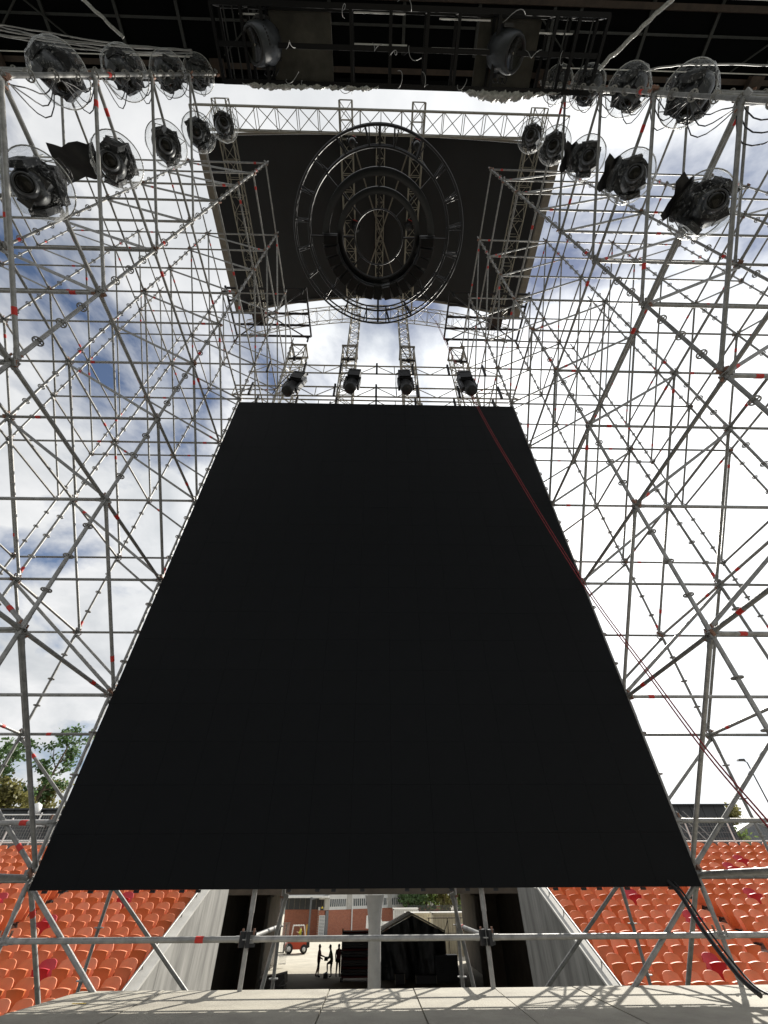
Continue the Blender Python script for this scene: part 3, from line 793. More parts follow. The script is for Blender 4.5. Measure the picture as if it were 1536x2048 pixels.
def b_head(m): m.lathe([(0,-.27),(.13,-.26),(.175,-.18),(.19,-.05),(.185,.06),(.16,.12),(.10,.14),(0,.14)], n=24); m.box((0,.1,-.02),(.30,.2,.2)); m.box((.05,-.15,.03),(.14,.12,.18))
def b_bez(m): m.lathe([(.125,.11),(.128,.15),(.118,.23),(.105,.245),(.095,.235)], n=24)
def b_lens(m): m.lathe([(0,.262),(.05,.256),(.08,.245),(.098,.225)], n=20)
def rain_light(x, y, z, side, lab, flap, seed, aim):
    t = thing('moving_light', lab, 'stage light', (x,y,z), 'moving lights under clear rain domes')
    t.scale = (.9,.9,.9)
    t.rotation_euler = (R.uniform(-.08,.08), R.uniform(-.10,.10)+(-.16 if side == 'left' else .16), R.uniform(-.2,.2))
    link('base', part('base', b_base, blackp), t); link('mount_disc', part('mount_disc', b_disc, blackp), t)
    yk = link('yoke', part('yoke', b_yoke, blackp), t, rot=(0,0,R.uniform(.9,2.1) if side=='left' else R.uniform(1.0,2.2)))
    link('name_plate', part('name_plate', b_tag, silver), yk)
    d = Vector(aim).normalized()
    q = d.to_track_quat('Z','Y').to_euler()
    h = link('head', part('head', b_head, blackp), t, loc=(0,0,-.42), rot=q)
    link('bezel', part('bezel', b_bez, greyp), h); link('lens', part('lens', b_lens, lensm), h)
    link('rain_dome', DM[seed % 3], t, rot=(0,0,R.uniform(0,6)))
    m = MB(); m.hoop((0,0,-.125),.377,.009,40,5); m.obj('dome_rim', part('rim_dummy', b_tag, foil).materials[0], t)
    m = MB(); m.box((-.1,0,.02),(.03,.06,.08)); m.box((.1,0,.02),(.03,.06,.08)); m.tube((-.2,0,.05),(.2,0,.05),.012,6); m.obj('hook_clamp', greyp, t)
    m = MB()
    for k in range(3):
        a = R.uniform(0,6); m.path([(.1*cos(a),.1*sin(a),0),(.25*cos(a),.2*sin(a),.05),(.32*cos(a+.5),.3*sin(a+.5),.2),(.2*cos(a+1),.2*sin(a+1),.38),(.08*cos(a+2),.1*sin(a+2),.5)], .008, 5)
    m.obj('power_lead', cableb, t)
    if flap:
        m = MB(); n, k = 6, 5; vs = []
        s = flap
        for i in range(n+1):
            for j in range(k+1):
                vs.append((s*(.30+.10*i+.03*sin(j*2)), -.22+.09*j+.03*sin(i*1.9+j), -.06+.05*sin(i*1.3+j*.9)-.05*i+(.06 if (i==n and j%2) else 0)))
        m.add(vs, [(i*(k+1)+j,(i+1)*(k+1)+j,(i+1)*(k+1)+j+1,i*(k+1)+j+1) for i in range(n) for j in range(k)], 0, True); m.obj('loose_cover_flap', blackp, t)
lvl = ['lowest','second lowest','middle','second highest','topmost']
for k, (zl, zr) in enumerate(zip((6,8,10,12,14),(6,8,10,12,14))):
    ex = {0:' and biggest in the photo',1:', with a black flap sticking out'}.get(k,'')
    rain_light(-.03,.86,zl-.03,'left','%s clear-domed moving light of the inner left column%s' % (lvl[k],ex), -1.0 if k==1 else 0, k, (.25+.1*R.random(),-.35,-.9))
    exr = {0:' with black flap beneath',1:' with black flap',2:' with black flap'}.get(k,'')
    rain_light(7.74,.9,zr-.03,'right','%s clear-domed moving light of the inner right column%s' % (lvl[k],exr), -.55 if k in (0,1,2) else 0, k+1, (-.25-.1*R.random(),-.35,-.9))
l4 = ['lowest','second lowest','second highest','topmost']
for k in range(4):
    z = (8,10,12,14)[k]
    rain_light(-.36,.0,z-.08,'left','%s clear-domed moving light behind the nearest left standard' % l4[k], 0, k+2, (.5,.55,-.6))
    rain_light(8.08,.0,z-.08,'right','%s clear-domed moving light behind the nearest right standard%s' % (l4[k], ' with dark flap below' if k==0 else ''), .3 if k in (0,3) else 0, k, (-.5,.55,-.6))
for nm, x in (('left',-.05),('right',7.76)):
    t = thing('cable_loom', 'loom of loose black leads hanging on the nearest %s standard' % nm, 'cables', (x,0,7), 'looms of leads on the standards')
    for k in range(9):
        z = -3+k*1.05; m = MB()
        for q in range(3):
            pts = []
            for j in range(9):
                f = j/8; pts.append((.03*sin(3*f+q), .04+.10*(q+1)*sin(pi*f)+.02*sin(9*f+k), z+f*1.0+.03*sin(7*f+q)))
            m.path(pts, .007, 5)
        m.obj('lead', cableb, t)

# movers above the screen edge
def mover(x, z, tilt, lab):
    t = thing('moving_head_lamp', lab, 'stage light', (x,6.05,z), 'moving heads hung above the screen edge')
    m = MB(); m.box((0,0,.33),(.36,.30,.36)); m.box((0,-.155,.44),(.30,.012,.03),mi=0); m.obj('base', blackp, t)
    m = MB(); m.box((-.02,-.152,.46),(.18,.008,.03)); m.obj('name_plate', silver, t)
    m = MB()
    for s in (-1,1): m.box((s*.2,0,-.06),(.06,.16,.46))
    m.box((0,0,.13),(.44,.2,.06)); m.obj('yoke', blackp, t)
    m = MB(); d = Vector((tilt*.4,-.25,-1)).normalized(); m.lathe([(0,-.2),(.12,-.2),(.17,-.1),(.18,.15),(.165,.38),(.14,.42),(0,.40)],(0,0,-.15),20,0,d); m.obj('head', blackp, t)
    m = MB(); m.tube((-.1,0,.5),(-.1,.05,.75),.03,6); m.tube((.1,0,.5),(.1,.05,.75),.03,6); m.obj('hook_clamp', blackp, t)
    m = MB(); m.path([(.0,-.1,.5),(-.25,-.12,.3),(-.3,-.1,-.2),(-.32,-.05,-.7)], .014, 6); m.obj('power_lead', cableb, t)
    t.rotation_euler = (0, tilt, 0)
for x, z, ti, nm in ((1.48,10.55,.28,'far left'),(3.16,10.75,.12,'middle left'),(4.70,10.75,-.06,'middle right'),(6.52,10.75,-.12,'far right')):
    mover(x, z, ti, 'black moving head lamp on the girder over the screen, %s of four' % nm)

# ropes
P1 = [(6.64,8.0,20.1),(6.55,6.02,9.9),(6.98,5.85,6.4),(7.34,5.6,3.57),(7.45,5.2,2.07),(7.46,4.8,.97),(7.36,4.3,.23),(7.2,3.9,-.35),(7.05,3.6,-.8)]
for k, (nm, mt) in enumerate((('left strand', roper),('right strand', roper))):
    cable('hoist_rope', [(x+.045*k,y,z) for x, y, z in P1], .009, mt, 'thin dark red rope falling from the roof across the screen, %s of the pair' % nm, 5, 6)
cable('power_cable', [(7.22,6.25,.05),(7.28,6.0,-.14),(7.24,5.7,-.44),(7.2,5.35,-.70),(7.2,5.15,-.79)], .022, cableb, 'thick black cable dropping from the lower right screen corner to the floor', 7, 6)
cable('power_cable', [(7.32,6.25,.05),(7.33,6.0,-.14),(7.30,5.7,-.45),(7.25,5.3,-.73),(7.26,5.05,-.79)], .010, cableb, 'thin black cable beside the thick one at the lower right screen corner', 6, 6)

# ------------------------------------------------------------------ SEATS
def seat_back(m):
    n, k = 8, 7; vs = []
    for lay in (0,1):
        for j in range(k+1):
            v = j/k
            for i in range(n+1):
                u = -1+2*i/n
                hw = .215*(1-.16*(1-v)**2)*(1 if v < .8 else math.sqrt(max(0,1-((v-.8)/.2)**2*.30)))
                z = .16+.68*v-(.05*(abs(u)**3) if v > .85 else 0)*v
                y = .02+.20*v**1.3-.035*(1-u*u)*0+.05*u*u*-1+.05+(.028 if lay else 0)
                vs.append((u*hw, y, z))
    q = (n+1)*(k+1); W_ = n+1
    fs = [(j*W_+i, j*W_+i+1, (j+1)*W_+i+1, (j+1)*W_+i) for j in range(k) for i in range(n)]
    m.add(vs, fs+[tuple(x+q for x in reversed(f)) for f in fs], 0, True)
    ed = [i for i in range(W_)]+[j*W_+n for j in range(1,k+1)]+[k*W_+i for i in range(n-1,-1,-1)]+[j*W_ for j in range(k-1,0,-1)]
    m.add(vs, [(ed[a], ed[a]+q, ed[(a+1)%len(ed)]+q, ed[(a+1)%len(ed)]) for a in range(len(ed))])
def seat_pan(m):
    n, k = 8, 6; vs = []
    for lay in (0,1):
        for j in range(k+1):
            v = j/k
            for i in range(n+1):
                u = -1+2*i/n; hw = .11+.085*v**.8
                z = .22+.46*v+(.03*(1-u*u) if j == k else 0); y = -.01-.06*sin(pi*min(1,v*.7))-.03*(1-u*u)*v+.03*v+(.035 if lay else 0)-.05*(1 if j == k and not lay else 0)
                vs.append((u*hw, y, z))
    q = (n+1)*(k+1); W_ = n+1
    fs = [(j*W_+i, j*W_+i+1, (j+1)*W_+i+1, (j+1)*W_+i) for j in range(k) for i in range(n)]
    m.add(vs, fs+[tuple(x+q for x in reversed(f)) for f in fs], 0, True)
    ed = [i for i in range(W_)]+[j*W_+n for j in range(1,k+1)]+[k*W_+i for i in range(n-1,-1,-1)]+[j*W_ for j in range(k-1,0,-1)]
    m.add(vs, [(ed[a], ed[a]+q, ed[(a+1)%len(ed)]+q, ed[(a+1)%len(ed)]) for a in range(len(ed))])
SEATM = {}
for c, mt in (('orange',seato),('red',seatr),('yellow',seaty)):
    a, b = MB(), MB(); seat_back(a); seat_pan(b); SEATM[c] = (a.mesh('backrest', mt), b.mesh('seat_pan', mt))
br = MB(); br.box((0,.08,.12),(.05,.2,.10)); br.box((0,.05,.06),(.04,.05,.12)); br.box((0,.16,.11),(.4,.05,.04)); brm = br.mesh('bracket', greyp)
RED = {('left',6,-4.2),('left',4,-5.55),('left',1,-4.2),('left',8,-9.1),('left',6,-7.8),('right',6,12.36),('right',4,13.5),('right',1,12.3),('right',6,16.35),('right',10,18.6),('right',9,17.5)}
YEL = {('right',12,16.9)}
def in_screen(u, v, mar):
    if v > 1776-mar or v < 820: return False
    f = (1778-v)/(1778-816); return 75+403*f+mar < u < 1393-371*f-mar
def seat_cols(side):
    s = -1 if side == 'left' else 1
    a = -1.45 if side == 'left' else 9.4
    out = [(a+s*(.62+.49*k), 'in', k) for k in range(9)]
    b = -6.78 if side == 'left' else 14.73
    out += [(b+s*(.28+.49*k), 'out', k) for k in range(26)]
    return out
nseat = 0
for side in ('left','right'):
    for i in ROWS:
        for x, blk, k in seat_cols(side):
            p = Vector((x, rowY(i)-.12, rowZ(i)))
            u, v, w_ = px(p+Vector((0,0,.5)))
            if not (-70 < u < 1606) or in_screen(u, v, 70): continue
            c = 'orange'
            for sd, ri, rx in RED:
                if sd == side and ri == i and abs(rx-x) < .246: c = 'red'
            for sd, ri, rx in YEL:
                if sd == side and ri == i and abs(rx-x) < .246: c = 'yellow'
            wh = 'from the tunnel wall' if blk == 'in' else 'beyond the aisle'
            lab = '%s tip-up seat, %s bank, %s row up, %s seat %s' % (c, side, ORD[i+1], ORD[min(k,19)] if k < 20 else 'outer', wh)
            s = thing('stadium_seat', lab, 'seat', p, 'tip-up seats of the %s bank' % side)
            s.rotation_euler = (R.uniform(-.012,.012),0,R.uniform(-.015,.015))
            link('backrest', SEATM[c][0], s); pn = link('seat_pan', SEATM[c][1], s); pn.rotation_euler = (R.uniform(-.05,.03),0,0)
            link('bracket', brm, s); nseat += 1
print('seats', nseat)

# ------------------------------------------------------------------ FENCES on the concourse
def mesh_fence(x0, x1, y, z, h, lab, n):
    t = thing('mesh_fence', lab, 'fence', (x0,y,z), 'white mesh fences behind the seats')
    L = x1-x0
    for k in range(n+1):
        m = MB(); m.tube((L*k/n,0,0),(L*k/n,0,h+.08),.03,8); m.obj('post', whitep, t)
    for zz_ in (.06,h*.5,h): m = MB(); m.tube((0,0,zz_),(L,0,zz_),.024,6); m.obj('rail', whitep, t)
    for k in range(n):
        m = MB(); a, b = L*k/n+.04, L*(k+1)/n-.04
        q = int((b-a)/.12)
        for i in range(q+1): x = a+(b-a)*i/q; m.box((x,.02,h/2),(.005,.005,h-.1))
        for i in range(1,7): m.box(((a+b)/2,.02,h*i/7),(b-a,.005,.008))
        m.obj('mesh_panel', galv, t)
mesh_fence(-16,-4.5,22.9,.66,1.55,'white mesh fence along the top of the left seats',6)
mesh_fence(12.3,26,22.9,.66,1.45,'white mesh fence along the top of the right seats',7)
mesh_fence(-17,-8,25.2,.66,2.0,'taller sloping mesh fence standing behind the left one',4)
t = thing('stair_rail', 'pale steel stair rails sloping behind the right mesh fence', 'railing', (18.6,24.2,.66))
for dx in (0,.35,.9,1.25):
    m = MB(); m.tube((dx+.9,0,0),(dx,1.2,2.1),.025,6); m.obj('rail', galv, t)
m = MB(); m.tube((-2.5,.9,1.9),(.2,1.2,2.15),.025,6); m.tube((-2.5,.9,0),(-2.5,.9,1.9),.025,6); m.obj('top_rail', whitep, t)
# sheds
def shed(x0, x1, y0, y1, z0, z1, lab, slope, grp=None):
    t = thing('shed', lab, 'building', ((x0+x1)/2,y0,z0), grp)
    w_, d, h_ = x1-x0, y1-y0, z1-z0
    n = max(3, int(w_/.8))
    MB().box((0,d/2+.05,h_/2),(w_,d,h_)).obj('wall', darkshed, t)
    for k in range(n):
        MB().box((-w_/2+w_*(k+.5)/n,0,h_/2),(w_/n-.03,.05,h_-.02)).obj('cladding_panel', darkshed, t)
    m = MB(); m.prism([(-w_/2-.2,-.25,h_),(w_/2+.2,-.25,h_),(w_/2+.2,-.25,h_+.08),(-w_/2-.2,-.25,h_+.08)],(0,d+.5,slope)); m.obj('roof', darkshed, t)
    return t
sh = shed(-20.2,-11.0,33,39,GZ,3.75,'dark grey shed behind the left mesh fence',.3,'dark sheds beyond the seats')
m = MB(); m.box((4.0,-.4,8.3),(.9,.5,.45)); m.obj('vent_box', creams, sh); m = MB(); m.lathe([(.3,0),(.36,.1),(.25,.5),(0,.62)],(-2.2,-.4,8.7),14); m.box((-1.5,-.4,8.2),(.5,.3,.3)); m.obj('roof_cowl', whitep, sh)
sh = shed(18.0,27.6,33,39,GZ,3.9,'dark grey shed with steep end behind the right mesh fence',.2,'dark sheds beyond the seats')
m = MB(); m.box((-.6,-.4,7.9),(.9,.5,.45)); m.obj('vent_box', creams, sh)
# pale gabled building at the right edge
t = thing('gabled_shed', 'pale metal shed with gable roof at the right edge', 'building', (31.5,36,GZ))
w_ = 7.0
for k in range(10): MB().box((-w_/2+w_*(k+.5)/10,0,3.6),(w_/10-.03,.06,7.2)).obj('wall_sheet', silver, t)
MB().prism([(-w_/2,.05,7.2),(w_/2,.05,7.2),(0,.05,8.5)],(0,6,0)).obj('gable', silver, t)
for s_ in (-1,1): MB().prism([(s_*(w_/2+.2),-.15,7.02),(s_*(w_/2+.2),-.15,7.2),(0,-.15,8.66),(0,-.15,8.48)],(0,.12,0)).obj('barge_board', concl, t)
MB().box((0,3.1,3.6),(w_-.05,6,7.1)).obj('body', silver, t)
# lamp post
t = thing('street_lamp', 'slim grey street lamp against the white sky at the right', 'street lamp', (40.5,45,GZ))
m = MB(); m.tube((0,0,0),(0,0,14.0),.09,8,r2=.055); m.tube((0,0,14.0),(-.25,0,14.15),.05,6); m.obj('pole', greyp, t)
MB().prism([(-.9,-.15,14.12),(-.15,-.15,14.12),(-.2,-.15,14.3),(-.75,-.15,14.28)],(0,.3,0)).obj('lamp_head', greyp, t)

# ------------------------------------------------------------------ TREES
def tree(x, y, z, H, lab, lm, seed, spread, nb, clump, leafn, ls, lean=0., crown0=.25, group='trees beyond the stand', name='tree'):
    rr = random.Random(seed); t = thing(name, lab, 'tree', (x,y,z), group)
    tr = MB(); pts = [(0,0,0)]
    for k in range(1,9): f = k/8; pts.append((lean*f*H+rr.uniform(-.1,.1), rr.uniform(-.1,.1), H*f*.95))
    tr.path(pts, [max(.03,.022*H*(1-.93*k/8)) for k in range(9)], 8); tr.obj('trunk', bark, t)
    bm_ = MB(); lf_ = MB()
    for b in range(nb):
        f = crown0+(1-crown0)*(b+rr.random())/nb; f = min(f,.99)
        base = Vector((lean*f*H,0,H*f*.93)); a = rr.uniform(0,2*pi)
        L = spread*(1.05-f*.75)*rr.uniform(.55,1.1)
        d = Vector((cos(a),sin(a),rr.uniform(.45,1.1))).normalized()
        mid = base+d*L*.5+Vector((0,0,-.05*L)); tip = base+d*L+Vector((0,0,.12*L))
        bm_.path([base,mid,tip],[.012*H*(1-f)+.02,.012*H*(1-f)*.6+.015,.012],5)
        for c in range(clump):
            g_ = rr.uniform(.35,1.05); cc = (base.lerp(mid,g_*2) if g_ < .5 else mid.lerp(tip,(g_-.5)*2))+Vector((rr.gauss(0,.16),rr.gauss(0,.16),rr.gauss(0,.12)))*L*.55
            bm_.path([mid,cc],[.014,.008],4)
            cr = rr.uniform(.28,.62)*ls*4
            for q in range(leafn):
                p = cc+Vector((rr.gauss(0,1),rr.gauss(0,1),rr.gauss(0,.62)))*cr*.5
                u_ = Vector((rr.gauss(0,1),rr.gauss(0,1),rr.gauss(.2,.8))).normalized(); v_ = u_.orthogonal().normalized()
                v_ = (v_*cos(q)+u_.cross(v_)*sin(q))*ls*.32; u_ = u_*ls*rr.uniform(.6,1.2)
                lf_.add([p-v_*.7, p+v_*.7, p+u_*.6+v_, p+u_, p+u_*.6-v_], [(0,1,2,3,4)])
    bm_.obj('branches', bark, t); c = lf_.obj('crown', lm, t); return t
tree(-27.2,44,GZ,17.2,'tall open-crowned tree left of the screen',leafd,3,4.4,26,4,22,.30,lean=.13,crown0=.42)
tree(-28.6,42,GZ,15.8,'dark leafy tree cropped by the left edge',leafd,5,4.2,22,4,24,.32,lean=.02,crown0=.42)
tree(-26.0,46,GZ,13.2,'bushy yellowish tree below the tall one on the left',leafy,8,4.4,30,5,26,.30,crown0=.3)
tree(-21.8,46,GZ,12.8,'smaller olive tree beside the left screen edge',leafy,9,3.6,24,5,28,.32,crown0=.35)
tree(-26.0,41,GZ,12.0,'low olive tree above the dark shed at far left',leafy,12,4.4,26,5,28,.32,crown0=.35)
tree(37.0,46,GZ,11.0,'olive tree behind the right dark shed',leafy,15,3.0,26,5,28,.30,crown0=.4)
tree(29.0,35,GZ,8.2,'green shrubby tree in front of the pale gabled shed',leaf,18,2.4,26,5,28,.26,crown0=.2)
# ------------------------------------------------------------------ YARD seen through the tunnel
bd = thing('brick_building', 'red brick building with white upper storey beyond the tunnel', 'building', (-4.0,86,GZ))
ang = math.atan2(14,10.5); ux, uy = cos(.72), sin(.72)
def wallseg(nm, s0, s1, z0, z1, mt, off=0., th=.3):
    o = MB().box(((s0+s1)/2, off+th/2, (z0+z1)/2), (s1-s0, th, z1-z0)).obj(nm, mt, bd); o.rotation_euler = (0,0,.72); return o
wallseg('brick_wall', 0,1.0,0,2.75,brick); wallseg('brick_wall', 1.6,30,0,2.75,brick)
wallseg('upper_wall', 0,30,2.75,3.1,whitew,-.02); wallseg('upper_wall', 0,30,3.95,4.75,whitew,-.02)
for k in range(6):
    s0 = 1.9+k*4.4
    wallseg('pillar', s0-1.0,s0-.15,2.75,6.5,concl,-.12)
    wf = wallseg('window', s0,s0+3.2,3.1,3.95,glassd,.05,.1)
    for q in range(9):
        p = MB().box((s0+3.2*q/8-0, .02, 3.52),(.08,.1,.85)); p = p.obj('mullion', whitep, wf)
    wf2 = wallseg('window', s0,s0+3.2,4.75,5.5,glassd,.05,.1)
wallseg('upper_wall', 0,30,5.5,8.0,whitew,-.02)
lv = wallseg('louvre_door', .05,1.1,0,2.2,whitep,-.08,.1)
for q in range(14): MB().box((.57,-.09,.15+q*.15),(.9,.03,.06)).obj('slat', silver, lv)
wallseg('service_door', 1.2,1.75,0,2.7,silver,-.05,.12)
o = wallseg('downpipe', 6.2,6.35,0,6.5,whitep,-.2,.12)
sg = wallseg('wall_sign', .15,.75,2.75,3.25,blackp,-.09,.06); MB().prism([(.25,-.1,2.95),(.65,-.1,2.95),(.45,-.1,3.22)],(0,-.02,0)).obj('emblem', sign_y, sg)
# canopy wing on the left
cw = thing('canopy_shed', 'open fronted brick bay with white canopy and gutter post, left in the yard', 'building', (-9.2,85.5,GZ))
MB().box((3.0,3.0,1.4),(6.6,.3,2.8)).obj('brick_wall', brick, cw)
MB().box((3.0,2.9,3.5),(6.6,.2,1.4)).obj('louvre_band', darkshed, cw)
for q in range(8): MB().box((.2+q*.85,2.76,3.5),(.06,.06,1.3)).obj('mullion', tan, cw)
MB().box((3.0,1.2,4.25),(7.2,4.2,.22)).obj('canopy_roof', whitep, cw)
MB().box((3.0,2.8,5.6),(6.6,.3,2.5)).obj('upper_wall', whitew, cw)
MB().box((4.0,-.8,2.1),(.26,.26,4.2)).obj('post', silver, cw)
m = MB(); m.bar((4.0,-.9,4.05),(6.4,.6,4.35),.3,.22); m.obj('gutter', silver, cw)
MB().box((6.2,2.6,1.4),(.35,1.2,2.8)).obj('brick_return', brick, cw)
# white barrier fence
t = thing('crowd_barrier', 'white steel crowd barriers at the left edge of the yard', 'barrier', (-4.6,52,GZ))
for k in range(3):
    b = MB(); x = -1.2+k*.75
    for q in range(9): b.box((x+q*.075, k*.9, 1.5),(.02,.02,2.6))
    b.box((x+.3,k*.9,2.8),(.66,.05,.05)); b.box((x+.3,k*.9,1.9),(.66,.04,.04)); b.box((x+.3,k*.9,.25),(.66,.05,.05)); b.obj('barrier_panel', whitep, t)
# forklift with driver
fk = thing('forklift', 'orange-red forklift with driver in the yard', 'forklift', (-4.3,64.5,GZ), rz=.2)
m = MB(); m.prism([(-1.2,-.55,.35),(1.1,-.55,.35),(1.25,-.55,.75),(1.2,-.55,1.25),(.4,-.55,1.3),(.3,-.55,.95),(-.9,-.55,.95),(-1.2,-.55,.7)],(0,1.1,0)); m.obj('body', orange, fk)
m = MB(); m.prism([(1.1,-.58,.4),(1.45,-.58,.5),(1.4,-.58,1.25),(1.1,-.58,1.3)],(0,1.16,0)); m.obj('counterweight', blackp, fk)
for x, r in ((-.75,.42),(.85,.36)):
    for s in (-1,1):
        w_ = MB(); w_.lathe([(.12,-.12),(r*.55,-.13),(r,-.1),(r,.1),(r*.55,.13),(.12,.12)],(x,s*.58,r),20,0,(0,1,0)); wo_ = w_.obj('wheel', rubber, fk)
        h_ = MB(); h_.lathe([(0,-.135),(r*.5,-.135),(r*.5,.135),(0,.135)],(x,s*.58,r),14,0,(0,1,0)); h_.obj('hub', whitep, wo_)
m = MB()
for s in (-1,1):
    m.bar((-.6,s*.5,.95),(-.45,s*.5,2.15),.06,.06); m.bar((.95,s*.5,1.25),(.75,s*.5,2.15),.06,.06); m.bar((-.45,s*.5,2.15),(.75,s*.5,2.15),.06,.06)
for k in range(5): m.bar((-.4+k*.27,-.5,2.17),(-.4+k*.27,.5,2.17),.04,.04)
m.obj('overhead_guard', whitep, fk)
m = MB()
for s in (-1,1): m.bar((-1.25,s*.34,.1),(-1.2,s*.34,2.3),.12,.09)
for zz_ in (.4,1.2,2.2): m.box((-1.24,0,zz_),(.08,.7,.08))
m.obj('mast', blacks, fk)
m = MB()
for s in (-1,1): m.box((-1.75,s*.25,.12),(1.0,.1,.05)); m.box((-1.3,s*.25,.4),(.06,.1,.6))
m.obj('fork', blacks, fk)
MB().box((.35,0,1.12),(.5,.5,.16)).obj('seat', blackp, fk); MB().box((.58,0,1.4),(.12,.5,.5)).obj('seat_back', blackp, fk)
m = MB(); m.box((1.05,.2,1.75),(.08,.08,.9)); m.obj('yellow_post', yellow, fk)
# people -------------------------------------------------------------
def person(loc, rz, joints, edges, lab, parts):
    t = thing('person', lab, 'person', loc, None, rz)
    me = bpy.data.meshes.new('body'); names = list(joints)
    me.from_pydata([joints[n][0] for n in names], [(names.index(a), names.index(b)) for a, b in edges], [])
    o = bpy.data.objects.new('body', me); COL.objects.link(o); o.parent = t
    sk = o.modifiers.new('skin','SKIN'); 
    for i, n in enumerate(names):
        r = joints[n][1]; r = tuple(q*1.22 for q in (r if isinstance(r, tuple) else (r, r)))
        me.skin_vertices[0].data[i].radius = r; me.skin_vertices[0].data[i].use_root = (n == 'pelvis')
    sk.use_smooth_shade = True
    ss = o.modifiers.new('sub','SUBSURF'); ss.levels = 1; ss.render_levels = 1
    # evaluate and colour by height / limb
    dg = bpy.context.evaluated_depsgraph_get(); ev = o.evaluated_get(dg); nm = bpy.data.meshes.new_from_object(ev)
    o.modifiers.clear(); o.data = nm; nm.name = 'body'; nm.materials.clear()
    ms = parts['mats']
    for m_ in ms: nm.materials.append(m_)
    for p in nm.polygons: p.material_index = parts['pick'](p.center); p.use_smooth = True
    hd = joints['head'][0]
    h = MB(); h.lathe([(0,.125),(.06,.11),(.1,.04),(.1,-.02),(.085,-.06)],(hd[0],hd[1]+.012,hd[2]+.03),12); h.obj('hair', hair, t)
    f = MB(); fy = hd[1]-.1
    f.prism([(hd[0]-.012,fy,hd[2]-.03),(hd[0]+.012,fy,hd[2]-.03),(hd[0],fy,hd[2]+.02)],(0,-.025,0)); f.obj('nose', skin, t)
    e = MB()
    for s in (-1,1): e.box((hd[0]+s*.035,fy+.012,hd[2]+.012),(.02,.01,.012)); 
    e.box((hd[0],fy+.01,hd[2]-.065),(.04,.01,.01)); e.obj('face_features', hair, t)
    return t
def standing(lean=0., armL=None, armR=None, stepL=(0,0), stepR=(0,0), kneeR=None, bend=0.):
    J = {'pelvis':((0,0,.95),(.15,.11)),'spine':((0,-bend*.4,1.18),(.145,.10)),'chest':((0,-bend*.9,1.38),(.165,.11)),'neck':((0,-bend*1.2,1.52),.055),'head':((0,-bend*1.5-.01,1.66),(.085,.105)),'crown':((0,-bend*1.5,1.735),.07)}
    E_ = [('pelvis','spine'),('spine','chest'),('chest','neck'),('neck','head'),('head','crown')]
    for s, n, arm, st in ((-1,'l',armL,stepL),(1,'r',armR,stepR)):
        c = J['chest'][0]
        J['sh'+n] = ((s*.2,c[1],1.43),.06); a = arm or ((s*.25,c[1]+.02,1.14),(s*.24,c[1]-.08,.9))
        J['el'+n] = (a[0],.045); J['wr'+n] = (a[1],.033)
        v = (Vector(a[1])-Vector(a[0])).normalized(); J['ha'+n] = (tuple(Vector(a[1])+v*.09),.035)
        E_ += [('chest','sh'+n),('sh'+n,'el'+n),('el'+n,'wr'+n),('wr'+n,'ha'+n)]
        x, y = s*.1+st[0], st[1]
        J['hp'+n] = ((s*.09,0,.88),.10); J['kn'+n] = ((s*.1+st[0]*.5, y*.5-.03, .49),.062); J['an'+n] = ((x,y+.02,.09),.042); J['to'+n] = ((x,y-.16,.045),.04)
        if kneeR and n == 'r': J['kn'+n] = (kneeR[0],.06); J['an'+n] = (kneeR[1],.042); J['to'+n] = (kneeR[2],.038)
        E_ += [('pelvis','hp'+n),('hp'+n,'kn'+n),('kn'+n,'an'+n),('an'+n,'to'+n)]
    return J, E_
def picker(shirt, short):
    def f(c):
        if c.z < .13: return 3
        if c.z < short: return 2 if short > .3 else 1
        if c.z < .98: return 1
        if c.z > 1.53: return 2
        if abs(c.x) > .235 and c.z < 1.22: return 2
        return 0
    return f
J, E_ = standing(armL=((-.27,-.05,1.14),(-.2,-.3,1.02)), armR=((.25,-.08,1.16),(.2,-.36,1.1)), stepL=(-.02,-.05), stepR=(.04,.22))
person((-.28,48.3,GZ+.0), radians(80), J, E_, 'person in dark red shirt standing with hands forward, leftmost of the three', {'mats':[clothr,clothd,skin,boot],'pick':picker('r',.55)})
J, E_ = standing(armL=((-.24,-.2,1.12),(-.15,-.42,1.0)), armR=((.24,-.2,1.12),(.12,-.45,1.02)), bend=.12, kneeR=((.1,-.38,.78),(.1,-.34,.33),(.1,-.5,.28)))
person((.78,48.0,GZ), radians(-75), J, E_, 'person in olive yellow shirt bending forward with one knee raised', {'mats':[clothg,clothd,skin,boot],'pick':picker('g',.0)})
b_ = tag(MB().box((.36,48.0,GZ+.13),(.34,.5,.26)).obj('step_block', blackp), 'low dark block under the raised foot of the bending person', 'block')
c_ = MB(); c_.box((.32,48.0,GZ+1.02),(.28,.3,.22)); tag(c_.obj('carry_case', blackp), 'black case held by the bending person', 'case')
J, E_ = standing(stepL=(-.03,.08), stepR=(.02,-.05))
person((1.28,48.4,GZ), radians(15), J, E_, 'person in red shirt and dark trousers beside the stack of cases', {'mats':[clothr,clothd,skin,boot],'pick':picker('r',.0)})
